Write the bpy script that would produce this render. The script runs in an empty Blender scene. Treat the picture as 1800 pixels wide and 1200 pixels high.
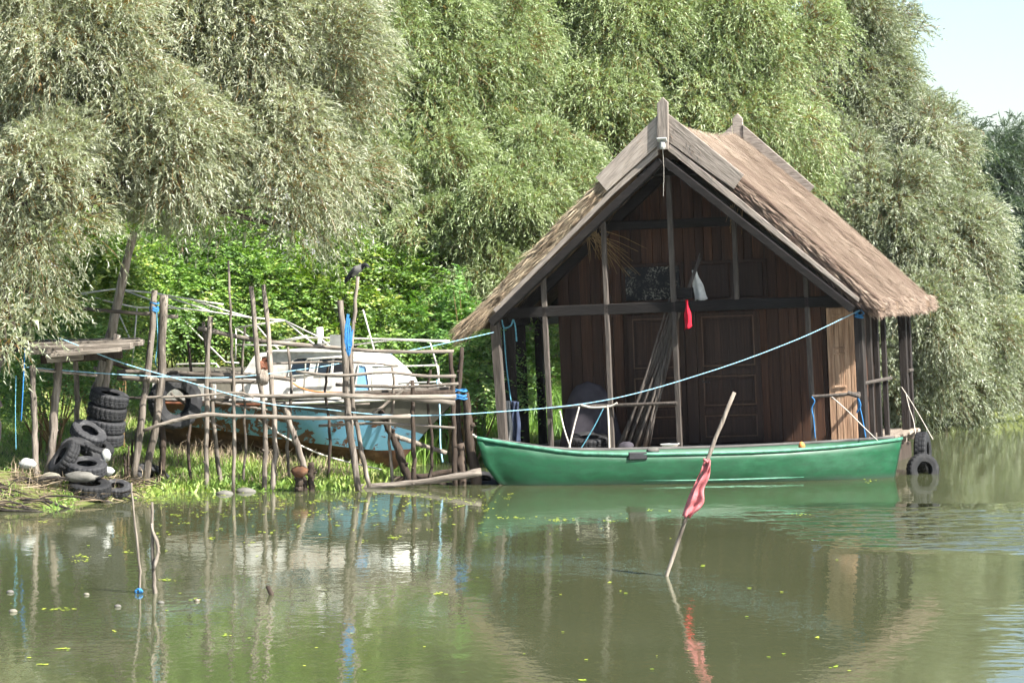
import bpy, math, random
import numpy as np
from mathutils import Vector, Matrix

random.seed(7)
RNG = np.random.default_rng(11)
S = bpy.context.scene
C = S.collection

# ------------------------------------------------------------------ camera
F, HZ, CH = 5400.0, 469.0, 3.06          # focal length in photo pixels, horizon row, eye height
cam = bpy.data.cameras.new('camera'); cam.lens = 108; cam.sensor_width = 36
cam.shift_y = (HZ - 600) / 1800.0
cam.clip_end = 6000; cam.clip_start = 0.5
camo = bpy.data.objects.new('camera', cam); C.objects.link(camo)
camo.location = (0, 0, CH); camo.rotation_euler = (math.radians(90), 0, 0)
S.camera = camo

# ------------------------------------------------------------------ sky, sun, exposure
LX, LY, LZ = -0.742, 0.516, -1.0           # the way the sunlight travels
el = math.atan2(-LZ, math.hypot(LX, LY)); rot = math.atan2(-LX, -LY)
w = bpy.data.worlds.new('World'); S.world = w; w.use_nodes = True
nt = w.node_tree; nt.nodes.clear()
sky = nt.nodes.new('ShaderNodeTexSky'); sky.sky_type = 'NISHITA'; sky.sun_disc = False
sky.sun_elevation = el; sky.sun_rotation = rot; sky.dust_density = 0.8; sky.air_density = 1.0; sky.ozone_density = 1.5
bg = nt.nodes.new('ShaderNodeBackground'); bg.inputs[1].default_value = 0.054
ow = nt.nodes.new('ShaderNodeOutputWorld')
nt.links.new(sky.outputs[0], bg.inputs[0]); nt.links.new(bg.outputs[0], ow.inputs[0])
sl = bpy.data.lights.new('sun', 'SUN'); sl.energy = 5.0; sl.angle = math.radians(0.5); sl.color = (1.0, 0.965, 0.90)
so = bpy.data.objects.new('sun', sl); C.objects.link(so); so.location = (20, -20, 40)
so.rotation_euler = Vector((LX, LY, LZ)).to_track_quat('-Z', 'Y').to_euler()
S.view_settings.view_transform = 'Standard'; S.view_settings.look = 'None'
S.view_settings.gamma = 1.0; S.view_settings.exposure = 1.95
S.cycles.max_bounces = 3; S.cycles.diffuse_bounces = 2; S.cycles.glossy_bounces = 1; S.cycles.transmission_bounces = 1; S.cycles.volume_bounces = 0; S.cycles.use_adaptive_sampling = True; S.cycles.adaptive_threshold = 0.06

# ------------------------------------------------------------------ helpers
def P(px, py, Y): return Vector(((px - 900) / F * Y, Y, CH - (py - HZ) / F * Y))
def WY(py): return CH * F / (py - HZ)
def W(px, py): return P(px, py, WY(py))
def U(a, b): return random.uniform(a, b)

def frame(origin, yaw=0, roll=0, pitch=0):
    return Matrix.Translation(origin) @ Matrix.Rotation(math.radians(yaw), 4, 'Z') @ Matrix.Rotation(math.radians(roll), 4, 'Y') @ Matrix.Rotation(math.radians(pitch), 4, 'X')

def onplane(M, px, py, yl):
    """point of the local plane y = yl that is seen at photo pixel px, py; local coordinates"""
    Mi = M.inverted()
    c = Mi @ Vector((0, 0, CH)); d = Mi.to_3x3() @ Vector(((px - 900) / F, 1, -(py - HZ) / F))
    t = (yl - c.y) / d.y
    return c + d * t

MATOF = {}
def tag(o, label=None, cat=None, group=None, kind=None):
    if label: o['label'] = label
    if cat: o['category'] = cat
    if group: o['group'] = group
    if kind: o['kind'] = kind
    return o

def thing(name, label, cat, M, group=None):
    o = bpy.data.objects.new(name, None); C.objects.link(o)
    if not isinstance(M, Matrix): M = Matrix.Translation(M)
    o.matrix_basis = M; o.empty_display_size = 0.1; MATOF[o.name] = M
    return tag(o, label, cat, group)

def catmull(pts, n):
    pts = [Vector(p) for p in pts]
    if len(pts) == 2: return [pts[0].lerp(pts[1], i / (n - 1)) for i in range(n)]
    q = [2 * pts[0] - pts[1]] + pts + [2 * pts[-1] - pts[-2]]
    out = []; m = len(pts) - 1
    for i in range(n):
        u = i / (n - 1) * m; k = min(int(u), m - 1); t = u - k
        a, b, c, d = q[k:k + 4]
        out.append(0.5 * ((2 * b) + (c - a) * t + (2 * a - 5 * b + 4 * c - d) * t * t + (3 * b - a - 3 * c + d) * t ** 3))
    return out

class G:
    def __init__(s): s.v = []; s.f = []
    def add(s, vs, fs):
        b = len(s.v); s.v += [Vector(x) for x in vs]; s.f += [tuple(i + b for i in f) for f in fs]; return s
    def box(s, x0, x1, y0, y1, z0, z1, M=None):
        vs = [Vector((x, y, z)) for z in (z0, z1) for y in (y0, y1) for x in (x0, x1)]
        if M is not None: vs = [M @ a for a in vs]
        return s.add(vs, [(0, 2, 3, 1), (4, 5, 7, 6), (0, 1, 5, 4), (2, 6, 7, 3), (0, 4, 6, 2), (1, 3, 7, 5)])
    def beam(s, a, b, wy, wz, up=(0, 0, 1)):
        """square bar from a to b; wy = thickness across, wz = thickness along 'up'"""
        a, b = Vector(a), Vector(b); d = (b - a).normalized(); up = Vector(up)
        side = d.cross(up)
        if side.length < 1e-4: side = d.cross(Vector((0, 1, 0)))
        side.normalize(); u = side.cross(d)
        vs = []
        for e in (a, b):
            for i, j in ((-1, -1), (1, -1), (1, 1), (-1, 1)):
                vs.append(e + side * (i * wy / 2) + u * (j * wz / 2))
        return s.add(vs, [(3, 2, 1, 0), (4, 5, 6, 7), (0, 1, 5, 4), (1, 2, 6, 5), (2, 3, 7, 6), (3, 0, 4, 7)])
    def tube(s, pts, rad, n=8, wob=0.0, cap=True):
        pts = [Vector(p) for p in pts]; m = len(pts)
        if not hasattr(rad, '__len__'): rad = [rad] * m
        rings = []; t0 = (pts[1] - pts[0]).normalized()
        nrm = t0.orthogonal().normalized()
        for i in range(m):
            t = (pts[min(i + 1, m - 1)] - pts[max(i - 1, 0)]).normalized()
            nrm = (nrm - t * nrm.dot(t)).normalized(); bn = t.cross(nrm)
            rings.append([pts[i] + (nrm * math.cos(2 * math.pi * k / n) + bn * math.sin(2 * math.pi * k / n)) * rad[i] * (1 + U(-wob, wob)) for k in range(n)])
        vs = [a for r in rings for a in r]; fs = []
        for i in range(m - 1):
            for k in range(n):
                k2 = (k + 1) % n
                fs.append((i * n + k, i * n + k2, (i + 1) * n + k2, (i + 1) * n + k))
        if cap: fs += [tuple(range(n - 1, -1, -1)), tuple((m - 1) * n + k for k in range(n))]
        return s.add(vs, fs)
    def pole(s, pts, r0, r1=None, n=9, seg=14, wob=0.10, bend=0.012):
        r1 = r0 * 0.8 if r1 is None else r1
        c = catmull(pts, seg)
        for i in range(1, seg - 1): c[i] = c[i] + Vector((U(-bend, bend), U(-bend, bend), U(-bend, bend) * .5))
        rr = [(r0 + (r1 - r0) * i / (seg - 1)) * (1 + U(-.10, .10)) for i in range(seg)]
        s.tube(c, rr, n, wob)
        for _ in range(random.randint(0, 3)):                      # knots and cut twig stubs
            k = random.randint(2, seg - 3); d = Vector((U(-1, 1), U(-1, .2), U(-.2, .8))).normalized()
            s.tube([c[k], c[k] + d * (rr[k] * 1.7)], [rr[k] * .5, rr[k] * .32], 6)
        return s
    def prism(s, poly, y0, y1):
        """closed outline in x, z pushed from y0 to y1"""
        n = len(poly)
        vs = [(x, y0, z) for x, z in poly] + [(x, y1, z) for x, z in poly]
        fs = [tuple(range(n)), tuple(range(2 * n - 1, n - 1, -1))]
        fs += [(i, i + n, (i + 1) % n + n, (i + 1) % n) for i in range(n)]
        return s.add(vs, fs)
    def loft(s, secs, closed=False, capa=False, capb=False):
        n = len(secs[0]); vs = [p for r in secs for p in r]; fs = []
        for i in range(len(secs) - 1):
            for k in range(n if closed else n - 1):
                k2 = (k + 1) % n
                fs.append((i * n + k, i * n + k2, (i + 1) * n + k2, (i + 1) * n + k))
        if capa: fs.append(tuple(range(n - 1, -1, -1)))
        if capb: fs.append(tuple((len(secs) - 1) * n + k for k in range(n)))
        return s.add(vs, fs)
    def blob(s, c, r, n=10, m=7, amp=0.12):
        c = Vector(c); vs = []; fs = []
        for i in range(m + 1):
            a = math.pi * i / m
            for k in range(n):
                b = 2 * math.pi * k / n; j = 1 + U(-amp, amp)
                vs.append(c + Vector((r[0] * math.sin(a) * math.cos(b) * j, r[1] * math.sin(a) * math.sin(b) * j, r[2] * math.cos(a) * j)))
        for i in range(m):
            for k in range(n):
                k2 = (k + 1) % n
                fs.append((i * n + k, (i + 1) * n + k, (i + 1) * n + k2, i * n + k2))
        return s.add(vs, fs)
    def build(s, name, mat, parent=None, world=False, smooth=False, origin=None, bevel=0, solid=0, sub=0, kind=None):
        vs = s.v
        o = None
        if parent is not None and world:
            Mi = MATOF[parent.name].inverted(); vs = [Mi @ a for a in vs]
        if parent is None and origin is not None:
            org = Vector(origin); vs = [a - org for a in vs]
        me = bpy.data.meshes.new(name); me.from_pydata([tuple(a) for a in vs], [], s.f); me.update()
        me.materials.append(mat)
        if smooth: me.polygons.foreach_set('use_smooth', [True] * len(me.polygons))
        o = bpy.data.objects.new(name, me); C.objects.link(o)
        if origin is not None and parent is None: o.location = origin
        if parent is not None:
            o.parent = parent; MATOF[o.name] = MATOF[parent.name]
        else:
            MATOF[o.name] = Matrix.Translation(origin) if origin is not None else Matrix()
        if bevel:
            b = o.modifiers.new('bevel', 'BEVEL'); b.width = bevel; b.segments = 1; b.limit_method = 'ANGLE'
        if solid:
            b = o.modifiers.new('solid', 'SOLIDIFY'); b.thickness = solid; b.offset = 0
        if sub:
            b = o.modifiers.new('sub', 'SUBSURF'); b.levels = sub; b.render_levels = sub
        if kind: o['kind'] = kind
        return o

# ------------------------------------------------------------------ materials
class NT:
    def __init__(s, name):
        m = bpy.data.materials.new(name); m.use_nodes = True; s.m = m; s.t = m.node_tree; s.t.nodes.clear()
    def n(s, t, **kw):
        a = s.t.nodes.new(t)
        for k, v in kw.items():
            if k.startswith('i_'):
                k = k[2:]; k = int(k) if k.isdigit() else k.replace('_', ' ')
                a.inputs[k].default_value = v
            else: setattr(a, k, v)
        return a
    def l(s, a, b): s.t.links.new(a, b)
    def ramp(s, src, stops, interp='LINEAR'):
        r = s.n('ShaderNodeValToRGB'); e = r.color_ramp.elements; r.color_ramp.interpolation = interp
        while len(e) < len(stops): e.new(0.5)
        for x, (p, c) in zip(e, stops): x.position = p; x.color = (*c, 1)
        s.l(src, r.inputs[0]); return r.outputs[0]
    def noise(s, scale, detail=5, rough=.6, stretch=(1, 1, 1), coord='Object', off=(0, 0, 0), dist=0):
        tc = s.n('ShaderNodeTexCoord'); mp = s.n('ShaderNodeMapping'); src = tc.outputs[coord]
        if getattr(s, 'roty', 0):
            m0 = s.n('ShaderNodeMapping'); m0.inputs['Rotation'].default_value = (0, s.roty, 0); s.l(src, m0.inputs[0]); src = m0.outputs[0]
        mp.inputs['Scale'].default_value = stretch; mp.inputs['Location'].default_value = off
        s.l(src, mp.inputs[0])
        nz = s.n('ShaderNodeTexNoise'); nz.inputs['Scale'].default_value = scale
        nz.inputs['Detail'].default_value = detail; nz.inputs['Roughness'].default_value = rough; nz.inputs['Distortion'].default_value = dist
        s.l(mp.outputs[0], nz.inputs['Vector']); return nz.outputs[0]
    def mix(s, f, a, b, mode='MIX'):
        x = s.n('ShaderNodeMix', data_type='RGBA', blend_type=mode)
        for v, i in ((f, 0), (a, 6), (b, 7)):
            if hasattr(v, 'links'): s.l(v, x.inputs[i])
            else: x.inputs[i].default_value = (*v, 1) if isinstance(v, tuple) else v
        return x.outputs[2]
    def math(s, op, a, b=0.0, clamp=False):
        x = s.n('ShaderNodeMath', operation=op, use_clamp=clamp)
        for v, i in ((a, 0), (b, 1)):
            if hasattr(v, 'links'): s.l(v, x.inputs[i])
            else: x.inputs[i].default_value = v
        return x.outputs[0]
    def out(s, col, rough=.8, spec=.3, bump=None, bs=.4, bd=.01, metal=0, trans=None):
        b = s.n('ShaderNodeBsdfPrincipled')
        if hasattr(col, 'links'): s.l(col, b.inputs['Base Color'])
        else: b.inputs['Base Color'].default_value = (*col, 1)
        if hasattr(rough, 'links'): s.l(rough, b.inputs['Roughness'])
        else: b.inputs['Roughness'].default_value = rough
        b.inputs['Specular IOR Level'].default_value = spec; b.inputs['Metallic'].default_value = metal
        if bump is not None:
            bp = s.n('ShaderNodeBump'); bp.inputs['Strength'].default_value = bs; bp.inputs['Distance'].default_value = bd
            s.l(bump, bp.inputs['Height']); s.l(bp.outputs[0], b.inputs['Normal'])
        o = s.n('ShaderNodeOutputMaterial'); sh = b.outputs[0]
        if trans:
            t = s.n('ShaderNodeBsdfTranslucent'); f, tint = trans
            if hasattr(col, 'links'): s.l(s.mix(1.0, col, tint, 'MULTIPLY'), t.inputs[0])
            else: t.inputs[0].default_value = (*[a * b_ for a, b_ in zip(col, tint)], 1)
            mx = s.n('ShaderNodeMixShader'); mx.inputs[0].default_value = f
            s.l(sh, mx.inputs[1]); s.l(t.outputs[0], mx.inputs[2]); sh = mx.outputs[0]
        s.l(sh, o.inputs[0]); return s.m

def wood(name, dark, mid, light, stretch=(30, 30, 2.0), rough=.85, spec=.2, rnd=.35, bs=.8, bark=0.0, roty=0):
    k = NT(name); k.roty = math.radians(roty)
    n1 = k.noise(1.0, 6, .62, stretch, dist=.3); n2 = k.noise(1.0, 4, .6, tuple(a * .22 for a in stretch), off=(3, 1, 7))
    c = k.ramp(n1, [(.30, dark), (.52, mid), (.72, light)])
    c2 = k.ramp(n2, [(.30, tuple(a * .55 for a in mid)), (.55, mid), (.75, light)])
    c = k.mix(.45, c, c2)
    if bark:
        pt = k.noise(1.0, 5, .7, tuple(a * .3 for a in stretch), off=(9, 4, 2))
        c = k.mix(k.math('MULTIPLY', k.ramp(pt, [(.50, (0, 0, 0)), (.56, (1, 1, 1))]), bark), c, tuple(a * .8 for a in dark))
    oi = k.n('ShaderNodeObjectInfo')
    hs = k.n('ShaderNodeHueSaturation'); k.l(c, hs.inputs['Color'])
    k.l(k.math('ADD', k.math('MULTIPLY', oi.outputs['Random'], rnd * 2), 1 - rnd), hs.inputs['Value'])
    return k.out(hs.outputs[0], rough, spec, n1, bs, .014)

M = {}
M['pole'] = wood('weathered_pole', (.040, .032, .025), (.19, .16, .13), (.37, .325, .275), (28, 28, 3), rnd=.25, bark=.6)
M['pole_h'] = wood('weathered_rail', (.036, .029, .023), (.165, .140, .115), (.34, .30, .255), (3, 28, 28), rnd=.2, bark=.5)
M['pole_dark'] = wood('wet_dark_wood', (0.0092, 0.0067, 0.0050), (0.0420, 0.0301, 0.0224), (0.0910, 0.0700, 0.0546), (24, 24, 3), rnd=.2)
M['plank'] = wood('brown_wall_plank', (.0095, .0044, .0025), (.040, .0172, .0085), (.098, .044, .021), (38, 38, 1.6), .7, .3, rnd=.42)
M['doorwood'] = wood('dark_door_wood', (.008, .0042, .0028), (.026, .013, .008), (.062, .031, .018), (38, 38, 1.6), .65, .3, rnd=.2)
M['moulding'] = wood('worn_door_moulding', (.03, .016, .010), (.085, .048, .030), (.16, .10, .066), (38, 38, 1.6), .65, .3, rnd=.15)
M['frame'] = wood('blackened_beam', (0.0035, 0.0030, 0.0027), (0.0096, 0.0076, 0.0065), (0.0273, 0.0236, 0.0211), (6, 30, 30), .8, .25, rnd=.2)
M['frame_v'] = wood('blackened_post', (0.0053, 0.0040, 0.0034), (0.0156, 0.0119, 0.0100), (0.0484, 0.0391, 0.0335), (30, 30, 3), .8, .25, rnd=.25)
M['thinpost'] = wood('thin_grey_post', (0.0180, 0.0151, 0.0130), (0.0750, 0.0630, 0.0540), (0.1658, 0.1435, 0.1211), (30, 30, 3), .85, .2, rnd=.2)
M['greyboard'] = wood('silver_grey_board', (0.0475, 0.0389, 0.0323), (0.2538, 0.2160, 0.1836), (0.3888, 0.3402, 0.2916), (7, 9, 42), .85, .2, rnd=.12)
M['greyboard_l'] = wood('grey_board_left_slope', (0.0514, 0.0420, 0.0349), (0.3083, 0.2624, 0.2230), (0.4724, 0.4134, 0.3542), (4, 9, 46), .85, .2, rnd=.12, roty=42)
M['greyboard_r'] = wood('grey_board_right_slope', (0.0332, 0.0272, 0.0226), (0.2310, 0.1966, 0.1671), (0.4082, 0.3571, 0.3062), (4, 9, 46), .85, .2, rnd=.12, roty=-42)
M['greyboard_v'] = wood('grey_upright_board', (0.0475, 0.0389, 0.0323), (0.2538, 0.2160, 0.1836), (0.3888, 0.3402, 0.2916), (40, 9, 4), .85, .2, rnd=.12)
M['panelwood'] = wood('pale_carved_board', (0.0484, 0.0285, 0.0172), (0.3360, 0.2100, 0.1330), (0.5832, 0.4229, 0.2916), (26, 26, 2), .8, .2, rnd=.1)
M['deck'] = wood('deck_board', (0.0495, 0.0382, 0.0292), (0.2228, 0.1815, 0.1443), (0.3465, 0.3053, 0.2558), (30, 3, 30), .85, .2, rnd=.2)
M['trunk'] = wood('willow_bark', (.03, .024, .018), (.085, .068, .052), (.19, .16, .125), (14, 14, 2.5), .9, .1, rnd=.15, bs=.9)
M['oldbark'] = wood('dark_furrowed_bark', (.010, .009, .008), (.035, .03, .026), (.10, .088, .075), (16, 16, 2), .95, .1, rnd=.1, bs=1.0)
M['twig'] = wood('yellow_brown_twig', (.09, .06, .03), (.20, .13, .06), (.33, .23, .11), (10, 10, 10), .8, .2, rnd=.1)

def plain(name, c, rough=.7, spec=.3, var=.25, scale=6, **kw):
    k = NT(name); n = k.noise(scale, 5, .6)
    col = k.ramp(n, [(.3, tuple(a * (1 - var) for a in c)), (.7, tuple(min(1, a * (1 + var)) for a in c))])
    return k.out(col, rough, spec, n, .15, .01, **kw)
M['rope_blue'] = plain('pale_blue_rope', (.20, .36, .45), .7, .2, .15, 30)
M['rope_sky'] = plain('bright_blue_rope', (.03, .15, .34), .7, .2, .25, 30)
M['rope_teal'] = plain('faded_teal_rope', (.10, .28, .36), .7, .2, .3, 30)
M['rope_white'] = plain('pale_rope', (.50, .46, .40), .85, .1, .2, 40)
M['rope_orange'] = plain('orange_hose', (.55, .20, .05), .6, .3, .2, 30)
M['whitepipe'] = plain('white_painted_pipe', (.50, .48, .43), .5, .4, .22, 5)
M['red'] = plain('red_cloth', (.42, .015, .03), .8, .1, .2, 14)
M['pink'] = plain('faded_red_cloth', (.56, .19, .20), .85, .1, .3, 16, trans=(.3, (1.0, .8, .8)))
M['whitecloth'] = plain('grubby_white_cloth', (.50, .49, .45), .85, .1, .25, 10)
M['greycloth'] = plain('grey_purple_cloth', (.05, .045, .053), .9, .1, .2, 8)
M['bluecloth'] = plain('dark_blue_cloth', (.035, .045, .075), .9, .1, .3, 8)
M['palecloth'] = plain('pale_grey_cloth', (.33, .33, .31), .9, .1, .2, 8)
M['enamel'] = plain('white_enamel', (.75, .75, .72), .25, .5, .06, 8)
M['whiteplastic'] = plain('white_plastic', (.34, .34, .32), .4, .4, .1, 8)
M['black'] = plain('black_plastic', (.012, .012, .014), .5, .4, .3, 8)
M['stone'] = plain('pale_stone', (.105, .10, .088), .9, .2, .35, 9)
M['bagwhite'] = plain('dirty_white_sack', (.15, .14, .11), .8, .2, .25, 9)
M['solar'] = plain('solar_cell', (.02, .025, .06), .2, .6, .2, 8)

k = NT('old_rubber'); n = k.noise(7, 6, .65); n2 = k.noise(40, 3, .6)
col = k.ramp(n, [(.30, (.006, .006, .007)), (.58, (.014, .014, .015)), (.82, (.075, .072, .068))])
oi = k.n('ShaderNodeObjectInfo'); hs = k.n('ShaderNodeHueSaturation'); k.l(col, hs.inputs['Color']); k.l(k.math('ADD', k.math('MULTIPLY', k.math('POWER', oi.outputs['Random'], 2.0), 1.5), .65), hs.inputs['Value'])
M['rubber'] = k.out(hs.outputs[0], .75, .35, n2, .25, .004)

k = NT('dirty_window'); n = k.noise(38, 6, .7); n2 = k.noise(2.4, 4, .6)
msk = k.math('MULTIPLY', k.ramp(n, [(.52, (0, 0, 0)), (.58, (1, 1, 1))]), k.ramp(n2, [(.44, (0, 0, 0)), (.56, (1, 1, 1))]))
M['glassdirty'] = k.out(k.mix(msk, (.016, .016, .017), (.20, .19, .16)), .6, .12)
M['glass'] = plain('dark_window_glass', (.02, .03, .042), .08, .6, .3, 3)
M['glassblue'] = plain('blue_window_film', (.22, .42, .66), .25, .5, .15, 3)

k = NT('green_boat_paint'); n = k.noise(5, 6, .65, (1, 1, 3)); n2 = k.noise(1.3, 4, .6); n3 = k.noise(60, 2, .5)
c = k.ramp(n, [(.3, (.001, .034, .011)), (.6, (.001, .058, .020)), (.85, (.006, .092, .036))])
tc = k.n('ShaderNodeTexCoord'); sx = k.n('ShaderNodeSeparateXYZ'); k.l(tc.outputs['Object'], sx.inputs[0])
low = k.ramp(k.math('ADD', sx.outputs[2], k.math('MULTIPLY', n2, .10)), [(.055, (1, 1, 1)), (.13, (0, 0, 0))])
worn = k.noise(2.2, 7, .72, (1, 1, 2.2), off=(5, 2, 8)); c = k.mix(k.math('MULTIPLY', k.ramp(worn, [(.50, (0, 0, 0)), (.64, (1, 1, 1))]), .45), c, (.018, .09, .045))
c = k.mix(k.math('MULTIPLY', low, .75), c, (.025, .045, .030))
scr = k.noise(1, 4, .7, (60, 60, 7), off=(2, 5, 1))
c = k.mix(k.math('MULTIPLY', k.ramp(scr, [(.66, (0, 0, 0)), (.72, (1, 1, 1))]), .35), c, (.06, .18, .12))
M['greenboat'] = k.out(c, k.ramp(n2, [(.3, (.38, .38, .38)), (.7, (.65, .65, .65))]), .4, n, .12, .01)
M['greenrail'] = plain('worn_pale_green_gunwale', (.045, .16, .10), .5, .4, .45, 12)
M['darkrail'] = wood('old_grey_gunwale', (.03, .03, .028), (.085, .08, .075), (.18, .17, .16), (3, 26, 26), rnd=.1)

k = NT('peeling_blue_paint'); n = k.noise(4.2, 8, .68, (1, 1, 1.4), dist=.5); n2 = k.noise(1.1, 3, .55, off=(4, 2, 1)); n3 = k.noise(22, 4, .7)
tc = k.n('ShaderNodeTexCoord'); sx = k.n('ShaderNodeSeparateXYZ'); k.l(tc.outputs['Object'], sx.inputs[0])
blue = k.mix(k.ramp(n2, [(.35, (0, 0, 0)), (.65, (1, 1, 1))]), (.11, .285, .38), (.08, .27, .46))
blue = k.mix(k.math('MULTIPLY', n3, .35), blue, (.25, .37, .40))
grad = k.math('MULTIPLY', k.math('ADD', sx.outputs[0], .9), .045)       # the paint is worse towards the stern
peel = k.ramp(k.math('SUBTRACT', n, grad), [(.49, (0, 0, 0)), (.505, (1, 1, 1))])
c = k.mix(peel, blue, k.mix(n3, (.05, .022, .012), (.14, .062, .03)))
M['bluehull'] = k.out(c, .6, .35, n, .3, .01)
k = NT('rusty_hull_bottom'); n = k.noise(6, 7, .7)
M['rusthull'] = k.out(k.ramp(n, [(.3, (.028, .015, .009)), (.55, (.10, .048, .026)), (.8, (.20, .13, .08))]), .9, .2, n, .4, .01)
k = NT('grubby_white_gelcoat'); n = k.noise(3, 7, .68); n2 = k.noise(1, 5, .65, (9, 9, 1.2), off=(1, 4, 2))
c = k.ramp(n, [(.28, (.30, .285, .25)), (.5, (.56, .55, .51)), (.7, (.70, .69, .66))])
c = k.mix(k.math('MULTIPLY', k.ramp(n2, [(.55, (0, 0, 0)), (.75, (1, 1, 1))]), .4), c, (.22, .16, .11))
M['gelcoat'] = k.out(c, .5, .4, n, .1, .01)
k = NT('shade_darkened_grey'); n = k.noise(2.5, 6, .65)
M['shaded_grey'] = k.out(k.ramp(n, [(.3, (.05, .046, .036)), (.6, (.095, .088, .07)), (.8, (.15, .14, .118))]), .85, .15, n, .3, .02)  # grey boat paint, darkened to put the walkway's shadow into its colour
k = NT('red_oxide_rail'); n = k.noise(9, 5, .6)
M['rustrail'] = k.out(k.ramp(n, [(.3, (.06, .025, .015)), (.7, (.22, .085, .045))]), .8, .2, n, .3, .01)

def leafmat(name, stops, tint=(1.1, 1.2, .72), f=.42, rough=.5, spec=.35, vary=False):
    k = NT(name); a = k.n('ShaderNodeAttribute', attribute_name='v')
    col = k.ramp(a.outputs['Fac'], stops)
    if vary:
        oi = k.n('ShaderNodeObjectInfo'); hs = k.n('ShaderNodeHueSaturation'); k.l(col, hs.inputs['Color'])
        k.l(k.math('ADD', k.math('MULTIPLY', oi.outputs['Random'], .03), .492), hs.inputs['Hue']); k.l(k.math('ADD', k.math('MULTIPLY', oi.outputs['Random'], -.15), 1.02), hs.inputs['Saturation'])
        k.l(k.math('ADD', k.math('MULTIPLY', oi.outputs['Random'], .3), .9), hs.inputs['Value']); col = hs.outputs[0]
    d = k.n('ShaderNodeBsdfDiffuse'); t = k.n('ShaderNodeBsdfTranslucent'); g = k.n('ShaderNodeBsdfGlossy'); g.inputs['Roughness'].default_value = rough
    k.l(col, d.inputs[0]); k.l(k.mix(1.0, col, tint, 'MULTIPLY'), t.inputs[0])
    m1 = k.n('ShaderNodeMixShader'); m1.inputs[0].default_value = f; k.l(d.outputs[0], m1.inputs[1]); k.l(t.outputs[0], m1.inputs[2])
    m2 = k.n('ShaderNodeMixShader'); m2.inputs[0].default_value = .12 * spec; k.l(m1.outputs[0], m2.inputs[1]); k.l(g.outputs[0], m2.inputs[2])
    o = k.n('ShaderNodeOutputMaterial'); k.l(m2.outputs[0], o.inputs[0]); return k.m
M['willow_silver'] = leafmat('silver_willow_leaf', [(0, (0.1446, 0.168, 0.0858)), (0.45, (0.214, 0.2375, 0.1405)), (0.8, (0.3354, 0.3545, 0.2387)), (0.95, (0.4717, 0.4798, 0.3792)), (0.965, (0.4717, 0.4798, 0.3792)), (0.97, (0.2266, 0.135, 0.045)), (1, (0.2266, 0.135, 0.045))])
M['willow_green'] = leafmat('green_willow_leaf', [(0, (0.1349, 0.184, 0.0679)), (0.45, (0.1995, 0.2596, 0.1084)), (0.8, (0.3058, 0.3705, 0.1777)), (0.96, (0.4266, 0.4703, 0.2972)), (0.97, (0.206, 0.14, 0.045)), (1, (0.206, 0.14, 0.045))])
M['willow_grey'] = leafmat('grey_willow_leaf', [(0, (0.1436, 0.175, 0.0959)), (0.5, (0.1956, 0.2265, 0.1403)), (0.85, (0.2969, 0.3229, 0.2255)), (0.96, (0.3914, 0.4166, 0.3259)), (0.97, (0.1751, 0.115, 0.045)), (1, (0.1751, 0.115, 0.045))])
M['willow_far'] = leafmat('far_willow_leaf', [(0, (.035, .058, .036)), (.5, (.065, .095, .058)), (1, (.105, .14, .09))])
M['shrub'] = leafmat('bright_shrub_leaf', [(0, (.055, .12, .017)), (.4, (.13, .245, .034)), (.8, (.225, .345, .058)), (1, (.34, .36, .06))], tint=(1.1, 1.25, .4), f=.34, vary=True)
M['grass'] = leafmat('bank_grass', [(0, (.10, .19, .025)), (.4, (.19, .30, .045)), (.75, (.29, .36, .08)), (1, (.42, .37, .16))], f=.35, rough=.6)
M['reed'] = leafmat('green_reed', [(0, (.07, .16, .018)), (.6, (.16, .30, .04)), (1, (.27, .40, .075))], f=.35, rough=.6)
M['dryreed'] = leafmat('dry_reed_litter', [(0, (.05, .035, .022)), (.5, (.17, .125, .075)), (1, (.36, .28, .18))], tint=(1, .9, .7), f=.1, rough=.9)
M['thatch'] = leafmat('reed_thatch', [(0, (.045, .029, .021)), (.3, (.115, .077, .056)), (.65, (.20, .150, .112)), (1, (.35, .28, .215))], tint=(1, .85, .65), f=.06, rough=.85, spec=.2)
M['thatch_gold'] = leafmat('cut_reed_thatch', [(0, (.035, .023, .015)), (.3, (.12, .085, .052)), (.65, (.26, .195, .125)), (1, (.44, .36, .245))], tint=(1, .85, .65), f=.06, rough=.85, spec=.2)
M['weed'] = leafmat('yellow_green_duckweed', [(0, (.16, .24, .02)), (1, (.38, .42, .06))], f=.1, rough=.6)
k = NT('thatch_bed'); n = k.noise(1, 6, .7, (6, 30, 6))
M['thatchbed'] = k.out(k.ramp(n, [(.3, (.05, .032, .021)), (.7, (.20, .14, .095))]), .95, .1, n, .8, .03)
k = NT('bank_soil'); n = k.noise(1.6, 8, .65); n2 = k.noise(14, 4, .6)
c = k.ramp(n, [(.3, (.055, .075, .018)), (.55, (.12, .14, .04)), (.75, (.17, .14, .07))])
M['soil'] = k.out(c, .95, .1, n2, .7, .05)

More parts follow.
